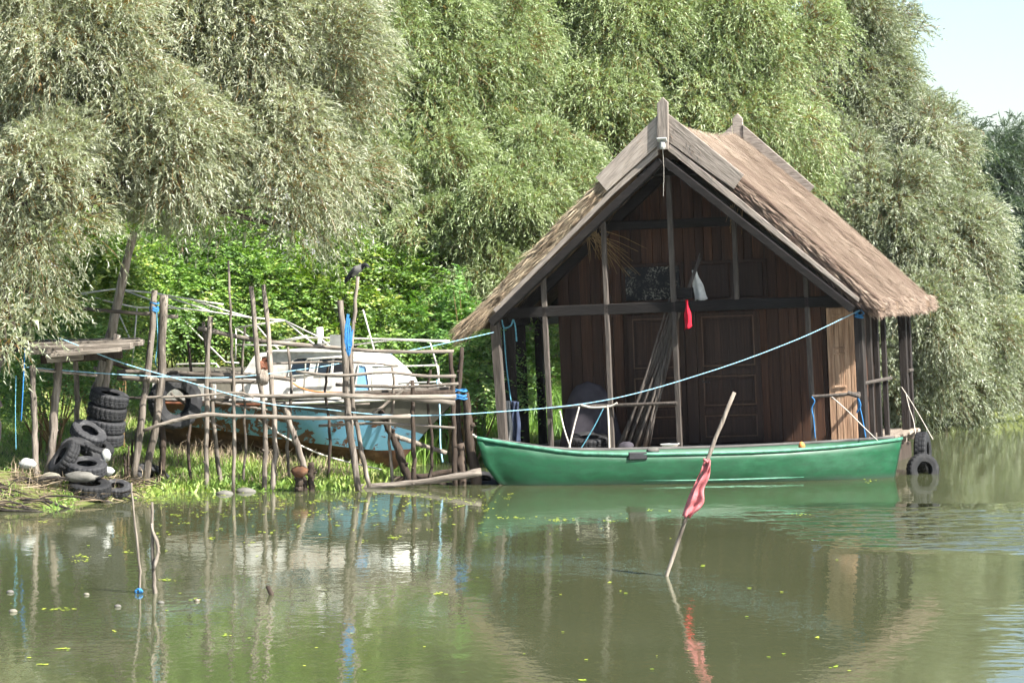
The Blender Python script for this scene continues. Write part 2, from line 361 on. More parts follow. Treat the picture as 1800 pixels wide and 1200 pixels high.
# murky river: the mud in it scatters light, its surface mirrors; wind roughens some patches
k = NT('murky_river')
tc = k.n('ShaderNodeTexCoord'); sx = k.n('ShaderNodeSeparateXYZ'); k.l(tc.outputs['Object'], sx.inputs[0])
X, Yc = sx.outputs[0], sx.outputs[1]
fine = k.noise(1, 3, .55, (9, 5, 1)); mid = k.noise(1, 3, .5, (2.0, 1.1, 1)); gust = k.noise(1, 4, .6, (.55, .33, 1), off=(2, 3, 0)); gfine = k.noise(1, 2, .5, (1.2, 2.2, 1), off=(7, 1, 0))
def band(v, a, b, c_, d):
    u = k.n('ShaderNodeMapRange', interpolation_type='SMOOTHSTEP'); k.l(v, u.inputs[0]); u.inputs[1].default_value = a; u.inputs[2].default_value = b
    e = k.n('ShaderNodeMapRange', interpolation_type='SMOOTHSTEP'); k.l(v, e.inputs[0]); e.inputs[1].default_value = c_; e.inputs[2].default_value = d
    e.inputs[3].default_value = 1; e.inputs[4].default_value = 0
    return k.math('MULTIPLY', u.outputs[0], e.outputs[0])
g1 = k.math('MULTIPLY', band(Yc, 32.6, 34.4, 38.2, 40.2), band(X, 2.7, 4.4, 30, 40))
g2 = k.math('MULTIPLY', band(Yc, 8, 12, 26.0, 29.5), band(X, 3.3, 5.2, 30, 40))
gm = k.math('MULTIPLY', k.math('MAXIMUM', k.math('MULTIPLY', g1, 2.6), k.math('MULTIPLY', g2, .9)), k.ramp(gust, [(.34, (.25, .25, .25)), (.58, (1, 1, 1))]))
h = k.math('ADD', k.math('MULTIPLY', fine, .0016), k.math('MULTIPLY', mid, .0045))
h = k.math('ADD', h, k.math('MULTIPLY', k.math('MULTIPLY', gfine, gm), .07))
bp = k.n('ShaderNodeBump'); bp.inputs['Strength'].default_value = 1.0; bp.inputs['Distance'].default_value = 1.0; k.l(h, bp.inputs['Height'])
df = k.n('ShaderNodeBsdfDiffuse'); silt = k.noise(.25, 4, .6)
k.l(k.ramp(silt, [(.3, (.046, .053, .025)), (.7, (.060, .066, .033))]), df.inputs[0])
gl = k.n('ShaderNodeBsdfGlossy'); gl.inputs['Roughness'].default_value = .02; gl.inputs[0].default_value = (.95, .97, .95, 1)
k.l(bp.outputs[0], gl.inputs['Normal'])
fr = k.n('ShaderNodeFresnel'); fr.inputs[0].default_value = 1.33; k.l(bp.outputs[0], fr.inputs['Normal'])
mx = k.n('ShaderNodeMixShader'); k.l(k.math('ADD', k.math('MULTIPLY', fr.outputs[0], .90), .05), mx.inputs[0]); k.l(df.outputs[0], mx.inputs[1]); k.l(gl.outputs[0], mx.inputs[2])
o = k.n('ShaderNodeOutputMaterial'); k.l(mx.outputs[0], o.inputs[0]); M['water'] = k.m

# ------------------------------------------------------------------ water and ground
G().add([(-1500, -200, 0), (1500, -200, 0), (1500, 3000, 0), (-1500, 3000, 0)], [(0, 1, 2, 3)]).build('river_water', M['water'], kind='structure')

SH = [(-1400, 985), (-500, 935), (0, 898), (90, 893), (170, 884), (300, 866), (480, 862), (600, 861), (680, 848), (705, 822), (850, 803), (1000, 792), (1300, 772), (1560, 755), (1660, 744), (1800, 740), (2300, 731), (4200, 690)]
SHW = np.array([[W(a, b).x, W(a, b).y] for a, b in SH])
def shore_d(x, y):
    """signed distance to the water's edge, positive on land"""
    x = np.asarray(x, float); y = np.asarray(y, float)
    best = np.full(x.shape, 1e9)
    for a, b in zip(SHW[:-1], SHW[1:]):
        ab = b - a; t = np.clip(((x - a[0]) * ab[0] + (y - a[1]) * ab[1]) / (ab @ ab), 0, 1)
        best = np.minimum(best, np.hypot(x - a[0] - t * ab[0], y - a[1] - t * ab[1]))
    ex = np.interp(x, SHW[:, 0], SHW[:, 1])
    return np.where(y > ex, best, -best)
def ground(x, y):
    d = shore_d(x, y)
    z = np.where(d > 0, .05 * np.minimum(d, .8) / .8 + .045 * np.clip(d, 0, 5.5) + .22 * np.clip(d - 5.5, 0, 9), np.maximum(.35 * d, -.9))
    bump = .03 * np.sin(x * 2.3 + 1.1 * np.sin(y * 1.7)) * np.cos(y * 2.9) + .02 * np.sin(x * 7.1 + y * 5.3)
    z = z + np.where(d > 0, .34 * np.exp(-((x + 7.2) / 1.1) ** 2 - ((y - 40.3) / 1.3) ** 2) * np.clip(d / .5, 0, 1), 0)
    return z + np.where(d > .15, bump, bump * .2)
def gz(x, y): return float(ground(np.array([x]), np.array([y]))[0])

xs = np.concatenate([-np.geomspace(2500, 12, 26), np.arange(-11.8, 12, .22), np.geomspace(12, 2500, 30)])
ys = np.concatenate([[-300, -100, 0, 20, 30], np.arange(34, 62, .22), np.geomspace(62, 3500, 40)])
gx, gy = np.meshgrid(xs, ys); gzv = ground(gx, gy)
nx, ny = len(xs), len(ys)
vv = np.stack([gx.ravel(), gy.ravel(), gzv.ravel()], 1)
ii = (np.arange(ny - 1)[:, None] * nx + np.arange(nx - 1)[None, :]).ravel()
ff = np.stack([ii, ii + 1, ii + nx + 1, ii + nx], 1)

def npmesh(name, v, f, mat, attr=None, parent=None, origin=None, smooth=False, kind=None):
    """mesh object from numpy arrays; faces all quads or all triangles; attr = per-vertex value 'v'"""
    v = np.asarray(v, np.float32); f = np.asarray(f, np.int32)
    if origin is not None: v = v - np.array(origin, np.float32)
    me = bpy.data.meshes.new(name); k_ = f.shape[1]
    me.vertices.add(len(v)); me.vertices.foreach_set('co', v.ravel())
    me.loops.add(f.size); me.loops.foreach_set('vertex_index', f.ravel())
    me.polygons.add(len(f)); me.polygons.foreach_set('loop_start', np.arange(0, f.size, k_, dtype=np.int32))
    if smooth: me.polygons.foreach_set('use_smooth', np.ones(len(f), bool))
    if attr is not None:
        a = me.attributes.new('v', 'FLOAT', 'POINT'); a.data.foreach_set('value', np.asarray(attr, np.float32).ravel())
    me.materials.append(mat); me.update(calc_edges=True); me.validate()
    o = bpy.data.objects.new(name, me); C.objects.link(o)
    if parent is not None: o.parent = parent
    elif origin is not None: o.location = origin
    if kind: o['kind'] = kind
    return o
npmesh('river_bank', vv, ff, M['soil'], smooth=True, kind='structure')

def nrm(a): return a / np.maximum(np.linalg.norm(a, axis=-1, keepdims=True), 1e-9)
def runit(n): return nrm(RNG.normal(size=(n, 3)))
def leaves(b, d, l, wd, face=None, roll=.9):
    """diamond leaves: base b, direction d, length l, width wd"""
    n = len(b); d = nrm(d)
    r = runit(n) if face is None else nrm(face + roll * runit(n))
    s = nrm(np.cross(d, r)) * (wd * .5)[:, None]; t = d * l[:, None]
    v = np.stack([b, b + t * .45 + s, b + t, b + t * .45 - s], 1).reshape(-1, 3)
    f = np.arange(4 * n).reshape(n, 4)
    return v, f

def blades(b, d, l, wd):
    """slim triangular leaves: base b, direction d"""
    n = len(b); d = nrm(d); s = nrm(np.cross(d, runit(n))) * (wd * .5)[:, None]
    q = b + d * (l * .2)[:, None]
    return np.stack([q - s, q + s, b + d * l[:, None]], 1).reshape(-1, 3), np.arange(3 * n).reshape(n, 3)

def foliage(lobes, twigs, per, tl, droop, ll, lw, sub=26, subr=.34, spread=.72, fill=0, fillsize=.16, tone=(.55, .18), pinnate=False):
    """crown of drooping leafy twigs on clumps; lobes = [(centre, radii)] in world metres"""
    cs = np.array([list(c) for c, r in lobes]); rs = np.array([r for c, r in lobes], float)
    wgt = rs[:, 0] * rs[:, 2]; wgt /= wgt.sum()
    sc, sd, sr, st = [], [], [], []
    for (c, r), wg in zip(zip(cs, rs), wgt):
        kk = max(6, int(sub * len(lobes) * wg))
        u = runit(kk * 4); u = u[(u[:, 1] < .35) & (u[:, 2] > -.75)][:kk]
        rad = RNG.uniform(.55, 1.12, len(u))
        sc.append(c + u * r * rad[:, None]); sd.append(u)
        sr.append(np.min(r) * subr * RNG.uniform(.45, 1.6, len(u))); st.append(RNG.normal(0, .14, len(u)))
    sc = np.concatenate(sc); sd = np.concatenate(sd); sr = np.concatenate(sr); st = np.concatenate(st)
    pw = sr ** 2; pw /= pw.sum()
    k_ = RNG.choice(len(sc), twigs, p=pw)
    vdir = nrm(runit(twigs) + .55 * sd[k_] + np.array([0, -.15, .25]))
    p0 = sc[k_] + vdir * (sr[k_] * RNG.uniform(.25, 1.0, twigs) ** .5)[:, None]
    o_ = nrm(.7 * vdir + .5 * sd[k_] + .5 * runit(twigs) + np.array([0, 0, .1]))
    L = tl * RNG.uniform(.55, 1.35, twigs)
    t = np.linspace(.08, 1, per)[None, :] + RNG.uniform(-.04, .04, (twigs, per))
    g = np.array([0, 0, -1.0])
    pos = p0[:, None, :] + o_[:, None, :] * (L[:, None] * t)[..., None] + g * (droop * L[:, None] * t ** 2)[..., None]
    tan = nrm(o_[:, None, :] + g * (2 * droop * t)[..., None])
    n = twigs * per; pos = pos.reshape(-1, 3); tan = tan.reshape(-1, 3)
    if pinnate:
        side = nrm(np.cross(tan, np.array([0, 0, 1.0]) + .4 * np.repeat(runit(twigs), per, 0)))
        sg = np.tile(np.where(np.arange(per) % 2 == 0, 1, -1), twigs)[:, None]
        d = nrm(.35 * tan + side * sg + .2 * runit(n)); face = np.cross(tan, side)
    else:
        d = nrm(tan + spread * runit(n)); face = None
    l = ll * RNG.uniform(.65, 1.3, n); wd = lw * RNG.uniform(.7, 1.3, n)
    K = 4 if pinnate else 3
    v, f = leaves(pos, d, l, wd, face) if pinnate else blades(pos, d, l, wd)
    tone_ = tone[0] + np.repeat(RNG.normal(0, tone[1] * .5, twigs) + st[k_], per) + RNG.normal(0, tone[1] * .6, n)
    tone_ = np.clip(tone_, 0, .94); yel = np.repeat(RNG.random(twigs) < .006, per); tone_[yel] = 1.0
    av = np.repeat(tone_, K)
    if not pinnate:                                   # the bare yellow-brown twig itself, two joints
        q0 = p0 - o_ * (L * .25)[:, None]; q1 = p0 + o_ * (L * .45)[:, None] + g * (droop * L * .2)[:, None]; q2 = p0 + o_ * (L * .85)[:, None] + g * (droop * L * .72)[:, None]
        sd_ = nrm(np.cross(o_, runit(twigs) + np.array([0, -1.0, 0]))) * lw * .26
        v3 = np.stack([q0 - sd_, q0 + sd_, q1 + sd_ * .8, q1 - sd_ * .8, q2 + sd_ * .4, q2 - sd_ * .4], 1).reshape(-1, 3)
        i3 = np.arange(twigs)[:, None] * 6
        f3 = np.concatenate([i3 + np.array([[0, 1, 2]]), i3 + np.array([[0, 2, 3]]), i3 + np.array([[3, 2, 4]])])
        f = np.concatenate([f, f3 + len(v)]); v = np.concatenate([v, v3]); av = np.concatenate([av, np.ones(len(v3))])
    if fill:
        q = RNG.choice(len(cs), fill, p=wgt); u = runit(fill) * (RNG.random(fill) ** (1 / 2.2))[:, None] * .9
        b = cs[q] + u * rs[q]
        v2, f2 = (leaves if pinnate else blades)(b, runit(fill) + np.array([0, 0, -.4]), fillsize * RNG.uniform(.6, 1.4, fill), fillsize * .42 * RNG.uniform(.6, 1.4, fill))
        f = np.concatenate([f, f2 + len(v)]); v = np.concatenate([v, v2]); av = np.concatenate([av, np.repeat(np.clip(RNG.normal(.5, .15, fill), 0, .9), K)])
    return v, f, av, sc

def lobe(px, py, Y, rx, rz, ry=None):
    s_ = Y / F
    return (np.array(P(px, py, Y)), np.array([rx * s_, ry if ry else min(rx, rz) * s_ * 1.0, rz * s_]))

def tree(name, label, base, lobes, mat, trunk_r, twigs, per, tl, droop, ll, lw, group='willows along the bank', fill=0, forkat=None, sprays=60, **kw):
    bx, by = base; bz = gz(bx, by) - .1
    root = thing(name, label, 'tree', Vector((bx, by, bz)), group)
    v, f, av, sc = foliage(lobes, twigs, per, tl, droop, ll, lw, fill=fill, **kw)
    npmesh('crown', v - np.array([bx, by, bz]), f, mat, av, parent=root)
    top = max(c[2] for c, r in lobes); g = G()
    ax = sum(c[0] for c, r in lobes) / len(lobes); ay = sum(c[1] for c, r in lobes) / len(lobes)
    hz = bz + (top - bz) * .38
    fork = Vector((bx * .6 + ax * .4, by * .6 + ay * .4, hz)) if forkat is None else Vector(forkat)
    b0 = Vector((bx, by, bz))
    g.tube(catmull([b0, b0.lerp(fork, .5) + Vector((U(-.2, .2), U(-.2, .2), 0)), fork], 9), [trunk_r * (1.25 - .07 * i) for i in range(9)], 10, .07)
    g.build('trunk', M['trunk'], root, world=True, smooth=True)
    for c, r in lobes:
        g = G(); c = Vector(c); st = fork.lerp(b0, U(0, .3)); md = st.lerp(c, .5) + Vector((U(-.3, .3), U(-.2, .2), U(.1, .5)))
        g.tube(catmull([st, md, c], 8), [trunk_r * (.5 - .055 * i) for i in range(8)], 7, .08)
        near = sorted(sc.tolist(), key=lambda q: (Vector(q) - c).length)[:max(4, sprays // len(lobes))]
        for q in near:
            q = Vector(q); s0 = md.lerp(c, U(.1, 1)); m_ = s0.lerp(q, .55) + Vector((0, 0, U(.05, .3)))
            g.tube(catmull([s0, m_, q + (q - s0) * .15], 5), [trunk_r * .16, trunk_r * .12, trunk_r * .08, trunk_r * .05, trunk_r * .02], 4, cap=False)
        g.build('limb', M['trunk'], root, world=True, smooth=True)
    return root

# ------------------------------------------------------------------ willows
T = tree
T('willow_tree', 'big silvery willow overhanging the tyre pile at the left edge', (-7.9, 41.2),
  [lobe(70, 90, 41.5, 230, 150), lobe(300, 60, 43, 230, 160), lobe(480, 130, 43, 165, 150), lobe(210, 250, 41.5, 230, 130), lobe(440, 280, 42.5, 190, 120), lobe(590, 250, 43, 75, 95),
   lobe(40, 360, 40.5, 130, 130), lobe(240, 360, 41.5, 130, 50), lobe(480, 395, 42.5, 95, 42), lobe(40, 500, 40.3, 75, 95), lobe(25, 575, 39.7, 60, 60)],
  M['willow_silver'], .26, 23000, 16, .42, .55, .098, .0165, fill=6000, tone=(.64, .2), subr=.36, sub=30, forkat=(-7.3, 41.6, 4.6))
T('willow_tree', 'yellow green willow rising behind the crow and the blue boat', (-2.0, 52.5),
  [lobe(600, 60, 51, 110, 130), lobe(730, 110, 52, 130, 170), lobe(840, 60, 53, 110, 150), lobe(690, 260, 50.5, 120, 95), lobe(820, 260, 52, 90, 110), lobe(640, 370, 50, 80, 70), lobe(880, 180, 52, 60, 130)],
  M['willow_green'], .25, 13000, 15, .42, .6, .10, .0195, fill=6000, subr=.35, sub=28)
T('willow_tree', 'low feathery willow at the left eave of the thatched roof', (-.6, 51.5),
  [lobe(760, 420, 49.5, 75, 50), lobe(890, 400, 50, 95, 85), lobe(960, 330, 51, 80, 90), lobe(860, 500, 49.5, 60, 60), lobe(965, 560, 57.5, 55, 70)],
  M['willow_green'], .14, 6000, 15, .40, .7, .095, .019, fill=3500, tone=(.58, .18))
T('willow_tree', 'tall bright willow directly behind the thatched roof ridge', (4.0, 56.5),
  [lobe(960, 90, 54.5, 110, 140), lobe(1080, 60, 55, 140, 150), lobe(1230, 70, 55.5, 130, 150), lobe(1360, 90, 55, 85, 130), lobe(1040, 220, 54, 120, 110), lobe(1220, 230, 54.5, 120, 110), lobe(1370, 220, 54.5, 75, 80), lobe(1320, 330, 55, 110, 80)],
  M['willow_green'], .28, 17500, 15, .48, .65, .10, .0205, fill=7500, tone=(.58, .18), subr=.35, sub=28)
T('willow_tree', 'grey willow with bare twigs against the sky, right of the ridge', (7.0, 63.5),
  [lobe(1470, 40, 60, 70, 90), lobe(1550, 40, 61, 62, 80), lobe(1500, 160, 60, 90, 80), lobe(1565, 170, 60, 48, 60), lobe(1470, 270, 59, 85, 70), lobe(1580, 270, 60, 70, 70)],
  M['willow_grey'], .24, 9000, 15, .40, .45, .095, .020, fill=3000, tone=(.55, .18), sprays=160)
T('willow_tree', 'broad bushy willow right of the roof, reaching down to the river', (8.6, 62.8),
  [lobe(1440, 330, 58, 80, 70), lobe(1530, 370, 57.5, 110, 90), lobe(1635, 265, 59, 62, 85), lobe(1640, 430, 58, 100, 90), lobe(1680, 395, 59, 58, 90), lobe(1600, 540, 57.5, 95, 100), lobe(1690, 560, 58.5, 75, 90), lobe(1620, 660, 58, 110, 85), lobe(1730, 640, 59.5, 90, 80), lobe(1795, 690, 60.5, 80, 50), lobe(1545, 640, 57.5, 80, 100), lobe(1500, 500, 58, 90, 110)],
  M['willow_grey'], .25, 20000, 15, .40, .5, .098, .0205, fill=8000, tone=(.62, .18), subr=.35, sub=28)
T('willow_tree', 'dark bluish willow farthest away at the right edge', (18.0, 92),
  [lobe(1720, 320, 86, 80, 100), lobe(1790, 350, 88, 85, 90), lobe(1860, 400, 90, 90, 100), lobe(1770, 440, 86, 80, 110), lobe(1840, 560, 88, 90, 120), lobe(1780, 640, 86, 70, 90), lobe(1680, 270, 90, 50, 55)],
  M['willow_far'], .3, 9000, 12, .6, .5, .15, .033, fill=6000, fillsize=.35, tone=(.45, .22))
T('willow_tree', 'shadowed background willow glimpsed behind the big silvery one', (-7.5, 60),
  [lobe(100, 150, 60, 260, 260), lobe(420, 120, 60, 230, 240), lobe(620, 300, 60, 150, 160), lobe(250, 380, 58, 250, 130), lobe(20, 430, 57, 170, 120)],
  M['willow_green'], .3, 2600, 10, .6, .8, .2, .05, fill=14000, fillsize=.34)
T('willow_tree', 'shadowed background willow glimpsed between the bright ones', (2.5, 66),
  [lobe(800, 150, 64, 200, 260), lobe(1120, 160, 64, 230, 240), lobe(1380, 200, 65, 150, 210), lobe(820, 400, 60, 160, 110), lobe(1440, 420, 64, 130, 160)],
  M['willow_green'], .3, 2600, 10, .6, .8, .2, .05, fill=16000, fillsize=.36)

# ------------------------------------------------------------------ bright shrubs on the bank
def shrub(label, lobes, twigs=1500):
    c0 = lobes[0][0]; bx, by = float(c0[0]), float(c0[1]) + .2; bz = gz(bx, by) - .05
    root = thing('leafy_shrub', label, 'shrub', Vector((bx, by, bz)), 'bright green shrubs on the bank')
    v, f, av, sc = foliage(lobes, int(twigs * .72), 16, .36, .35, .070, .030, sub=22, subr=.45, fill=1400, fillsize=.12, pinnate=True, tone=(.42, .34))
    npmesh('foliage', v - np.array([bx, by, bz]), f, M['shrub'], av, parent=root)
    g = G()
    for q in sc[::3]:
        q = Vector(q.tolist()); s0 = Vector((bx + U(-.25, .25), by + U(-.1, .1), bz))
        g.tube(catmull([s0, s0.lerp(q, .55) + Vector((U(-.1, .1), 0, .12)), q], 5), [.022, .017, .012, .008, .004], 5, cap=False)
    g.build('stems', M['twig'], root, world=True)
shrub('bright green shrub under the hanging silvery willow, behind the leaning trunk', [lobe(190, 450, 46.5, 65, 60), lobe(150, 540, 46, 60, 80), lobe(230, 520, 46.5, 50, 70)], 2000)
shrub('yellowish green shrub behind the two tied posts', [lobe(310, 455, 48, 70, 55), lobe(300, 540, 47.5, 70, 70), lobe(350, 600, 48, 60, 50)], 2000)
shrub('green shrub behind the four upright jetty poles', [lobe(420, 470, 48.5, 75, 60), lobe(440, 560, 48, 80, 60)], 1900)
shrub('green shrub directly behind the perched crow', [lobe(560, 470, 49, 85, 70), lobe(560, 560, 48.5, 80, 70), lobe(640, 480, 49.5, 50, 60)], 2300)
shrub('green shrub right of the rope hung pole, behind the boat cabin', [lobe(680, 540, 49.5, 75, 70), lobe(700, 620, 49, 80, 60), lobe(650, 610, 48.5, 60, 60)], 2200)
shrub('small light green shrub beside the left eave of the roof', [lobe(810, 500, 48.2, 26, 22), lobe(780, 590, 48.8, 60, 55), lobe(840, 640, 48.5, 60, 60), lobe(770, 660, 49.5, 60, 40)], 2000)
shrub('low green shrub seen through the left side of the porch', [lobe(955, 600, 56, 55, 55), lobe(955, 680, 55.5, 55, 55), lobe(900, 650, 55.5, 45, 60)], 1500)
shrub('low shrub in the shade left of the tyre stack', [lobe(90, 620, 45, 75, 70), lobe(30, 680, 43.5, 50, 60), lobe(180, 630, 45.5, 60, 50)], 1800)

# ------------------------------------------------------------------ grass, reeds, litter
def tufts(name, n, xr, yr, dr, hr, wr, mat, lean=.35, label=None, cat=None, dens=None, tone=(.5, .2)):
    x = RNG.uniform(*xr, n * 4); y = RNG.uniform(*yr, n * 4); d = shore_d(x, y)
    ok = (d > dr[0]) & (d < dr[1])
    if dens: ok &= dens(x, y)
    x, y = x[ok][:n], y[ok][:n]; m = len(x); z = ground(x, y) - .01
    b = np.stack([x, y, z], 1); hh = RNG.uniform(*hr, m) * (.7 + .5 * (np.sin(x * 3.1) * np.cos(y * 2.3) > 0))
    dr_ = nrm(np.stack([RNG.normal(0, lean, m), RNG.normal(0, lean, m), np.ones(m)], 1)); wd = RNG.uniform(*wr, m)
    s_ = nrm(np.cross(dr_, runit(m) + np.array([0, -1.0, 0]))) * wd[:, None] * .5
    bendv = np.stack([RNG.normal(0, .35, m), RNG.normal(0, .35, m), -.25 * np.ones(m)], 1) * hh[:, None]
    midp = b + dr_ * hh[:, None] * .6; tip = b + dr_ * hh[:, None] + bendv * .6
    v = np.stack([b - s_, b + s_, midp + s_ * .7, midp - s_ * .7, tip], 1).reshape(-1, 3)
    i = np.arange(m)[:, None] * 5
    f = np.concatenate([i + np.array([[0, 1, 2]]), i + np.array([[0, 2, 3]]), i + np.array([[3, 2, 4]])])
    av = np.repeat(np.clip(RNG.normal(tone[0], tone[1], m) + .18 * np.sin(x * 1.7 + y), 0, 1), 5)
    o = npmesh(name, v, f, mat, av, kind='stuff')
    return tag(o, label, cat)
tufts('bank_grass', 52000, (-9, 1.5), (37.5, 56), (.02, 9), (.05, .20), (.008, .018), M['grass'], label='short sunny green grass covering the river bank', cat='grass', dens=lambda x, y: (x > -4.9) | (np.sin(x * 5.1) * np.sin(y * 4.3 + x) > .35) | (y > 43))
tufts('reed_bed', 7500, (-2.3, 3), (46, 60), (-.05, 5.5), (.45, .95), (.014, .026), M['reed'], .16, label='tall bright green reeds behind the blue boat and the porch', cat='reeds', tone=(.55, .25), dens=lambda x, y: (x < -.5) | (y > 53))
tufts('dry_grass', 4500, (-6.5, -2), (39.5, 52), (.4, 7), (.15, .38), (.006, .012), M['dryreed'], .3, label='dry yellow grass stalks around the tyres and the old boat', cat='grass', tone=(.7, .2), dens=lambda x, y: np.sin(x * 2.1 + 1) * np.cos(y * 1.3) > -.1)
tufts('waterside_weeds', 4200, (-8.5, -1), (37, 44), (-.12, .5), (.06, .22), (.02, .045), M['grass'], .5, label='leafy green weeds along the edge of the water', cat='weeds', tone=(.45, .2), dens=lambda x, y: (x > -5.0) | (np.sin(x * 6.3) > .55))

# ------------------------------------------------------------------ thatched floating boathouse
HM = frame(Vector(((1190 - 900) / F * 46.2, 46.2, .42)), -16.8, -2.4)
house = thing('floating_boathouse', 'dark timber floating boathouse with a thick thatched roof and open porch', 'boathouse', HM)
def hp(px, py, yl): return onplane(HM, px, py, yl)
def hw(px, py, yl): return HM @ hp(px, py, yl)
def zin(x): return 4.42 - .855 * abs(x - .05)

DK = -.08
g = G()
for y in (-.1, 1.1, 2.3, 3.4, 4.4): g.box(-2.9, 2.9, y - .05, y + .05, DK - .17, DK - .047)
dk = g.build('deck', M['deck'], house)
for i in range(24):
    y = -.25 + i * .2
    G().box(-2.98 + U(0, .05), 2.98 + U(-.06, .05), y + .004, y + .194, DK - .045, DK + U(-.006, .006)).build('plank', M['deck'], dk, bevel=.006)
G().box(-2.8, 2.8, -.1, 4.45, -.75, DK - .18).build('float', M['pole_dark'], house, bevel=.04)

# thatch bed: both slopes as one closed body
def rtop(v, u, side):
    """top of the thatch; v from ridge to eave, u from front to back"""
    sag = .07 * math.sin(math.pi * min(max(u, 0), 1)) ** .7
    x = 3.10 * v; z = 4.82 - sag * (1 - v) ** 2 - 2.79 * v + .055 * math.sin(math.pi * v) + .02 * math.sin(7 * u + 4 * v)
    return Vector((.06 + side * x, 0, z))
secs = []
NU, NV = 40, 18
for i in range(NU + 1):
    u = i / NU; y = -.33 + u * 4.95; row = []
    e = .05 * math.sin(u * 23) + .03 * math.sin(u * 51)
    for side in (-1, 1):
        vs = [rtop(j / NV, u, side) for j in range(NV + 1)]
        tip = vs[-1]
        end = [tip + Vector((side * (.06 + e * .4), 0, -.06)), tip + Vector((side * (.06 + e * .6), 0, -.17 + e * .5)), tip + Vector((side * -.06, 0, -.20 + e * .3))]
        if side == -1: row += [p for p in reversed(end)] + [p for p in reversed(vs)]
        else: row += vs[1:] + end
    under = [Vector((x, 0, zin(x) + .02)) for x in (2.75, 1.9, 1.0, .05, -1.0, -1.9, -2.65)]
    row += under
    secs.append([Vector((p.x, y, p.z)) for p in row])
roof = G().loft(secs, closed=True, capa=True, capb=True).build('roof', M['thatchbed'], house)

def strands(name, pts, dirs, l0, l1, wd, face, mat, tone):
    n = len(pts); l = RNG.uniform(l0, l1, n); w_ = wd * RNG.uniform(.6, 1.4, n)
    v, f = leaves(pts, dirs, l, w_, face, .3)
    o = npmesh(name, v, f, mat, np.repeat(np.clip(tone, 0, 1), 4), parent=roof, kind='stuff')
    o.parent = roof; return o
def slope_pts(n, side):
    u = RNG.uniform(-.005, 1.005, n); v = RNG.uniform(0, 1, n) ** .95
    sag = .07 * np.sin(np.pi * np.clip(u, 0, 1)) ** .7
    p = np.stack([.06 + side * 3.10 * v, -.33 + u * 4.95, 4.82 - sag * (1 - v) ** 2 - 2.79 * v + .055 * np.sin(np.pi * v) + .02 * np.sin(7 * u + 4 * v)], 1)
    nm = np.tile(nrm(np.array([[side * .67, 0, .745]])), (n, 1)); dn = np.tile(nrm(np.array([[side * .743, 0, -.669]])), (n, 1))
    return u, v, p, nm, dn
for side, n in ((1, 95000), (-1, 8000)):
    u, v, p, nm, dn = slope_pts(n, side)
    d = dn + .055 * RNG.normal(size=(n, 3)) + nm * RNG.uniform(.0, .035, n)[:, None]
    pat = .12 * np.sin(u * 17 + v * 3) * np.sin(v * 11 + u * 5) + .08 * np.sin(u * 41 + v * 23)
    edge = np.exp(-(u / .09) ** 2)                        # the reed turns darker and browner towards the front gable
    tone = .60 + pat - .22 * edge + .16 * (v < .16) + RNG.normal(0, .06, n)
    strands('thatch', p - nm * .012 - dn * .10 + nm * (RNG.uniform(0, .03, n) * (1 + edge))[:, None], d, .12, .34, .0055, nm, M['thatch'], tone)
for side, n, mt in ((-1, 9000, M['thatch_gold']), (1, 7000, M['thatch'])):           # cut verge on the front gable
    v = RNG.uniform(.03, 1.0, n); q = RNG.uniform(0, 1, n) ** .8
    dn = np.tile(nrm(np.array([[side * .743, 0, -.669]])), (n, 1)); nm = np.tile(nrm(np.array([[side * .67, 0, .745]])), (n, 1))
    top = np.stack([.06 + side * 3.10 * v, np.full(n, -.335), 4.82 - 2.79 * v + .055 * np.sin(np.pi * v)], 1)
    p = top - nm * (q * (.22 + .02 * v))[:, None] - dn * .12
    p[:, 1] -= RNG.uniform(0, .07, n) * (1 - .6 * q)
    d = dn + .13 * RNG.normal(size=(n, 3)); d[:, 1] -= RNG.uniform(0, .12, n)
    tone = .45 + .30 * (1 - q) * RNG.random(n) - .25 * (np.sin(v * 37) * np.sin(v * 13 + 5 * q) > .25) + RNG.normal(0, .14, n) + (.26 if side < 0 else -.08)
    strands('thatch_verge', p, d, .10, .30, .013, np.tile([[.35, -.6, .8]], (n, 1)), mt, tone)
for side, n in ((1, 7000), (-1, 2500)):                                              # ragged eave ends
    y = RNG.uniform(-.40, 4.66, n); q = RNG.uniform(0, 1, n)
    rag = .05 * np.sin(y * 4.7) + .03 * np.sin(y * 11)
    p = np.stack([.06 + side * (3.10 + RNG.uniform(-.12, .05, n) + rag * .5), y, 2.05 - .19 * q + rag * .4], 1)
    d = np.tile([[side * .72, 0, -.72]], (n, 1)) + .22 * RNG.normal(size=(n, 3))
    strands('thatch_eave', p, d, .05, .17, .014, np.tile([[side * .7, -.4, .3]], (n, 1)), M['thatch'], .5 + RNG.normal(0, .2, n))
n = 2200                                                                              # front left corner fringe
p = np.stack([RNG.uniform(-3.16, -2.72, n), RNG.uniform(-.42, -.28, n), np.zeros(n)], 1); p[:, 2] = 1.96 + (p[:, 0] + 3.16) * .62 - RNG.uniform(0, .18, n)
strands('thatch_fringe', p, np.tile([[-.75, -.1, -.75]], (n, 1)) + .16 * RNG.normal(size=(n, 3)), .12, .40, .010, np.tile([[0, -1.0, .2]], (n, 1)), M['thatch_gold'], .55 + RNG.normal(0, .2, n))
n = 2600                                                                             # reed ends showing under the roof
sd = RNG.choice([-1, 1], n); x = RNG.uniform(.3, 2.6, n)
p = np.stack([.05 + sd * x, RNG.uniform(.0, .85, n), 4.40 - .855 * x], 1)
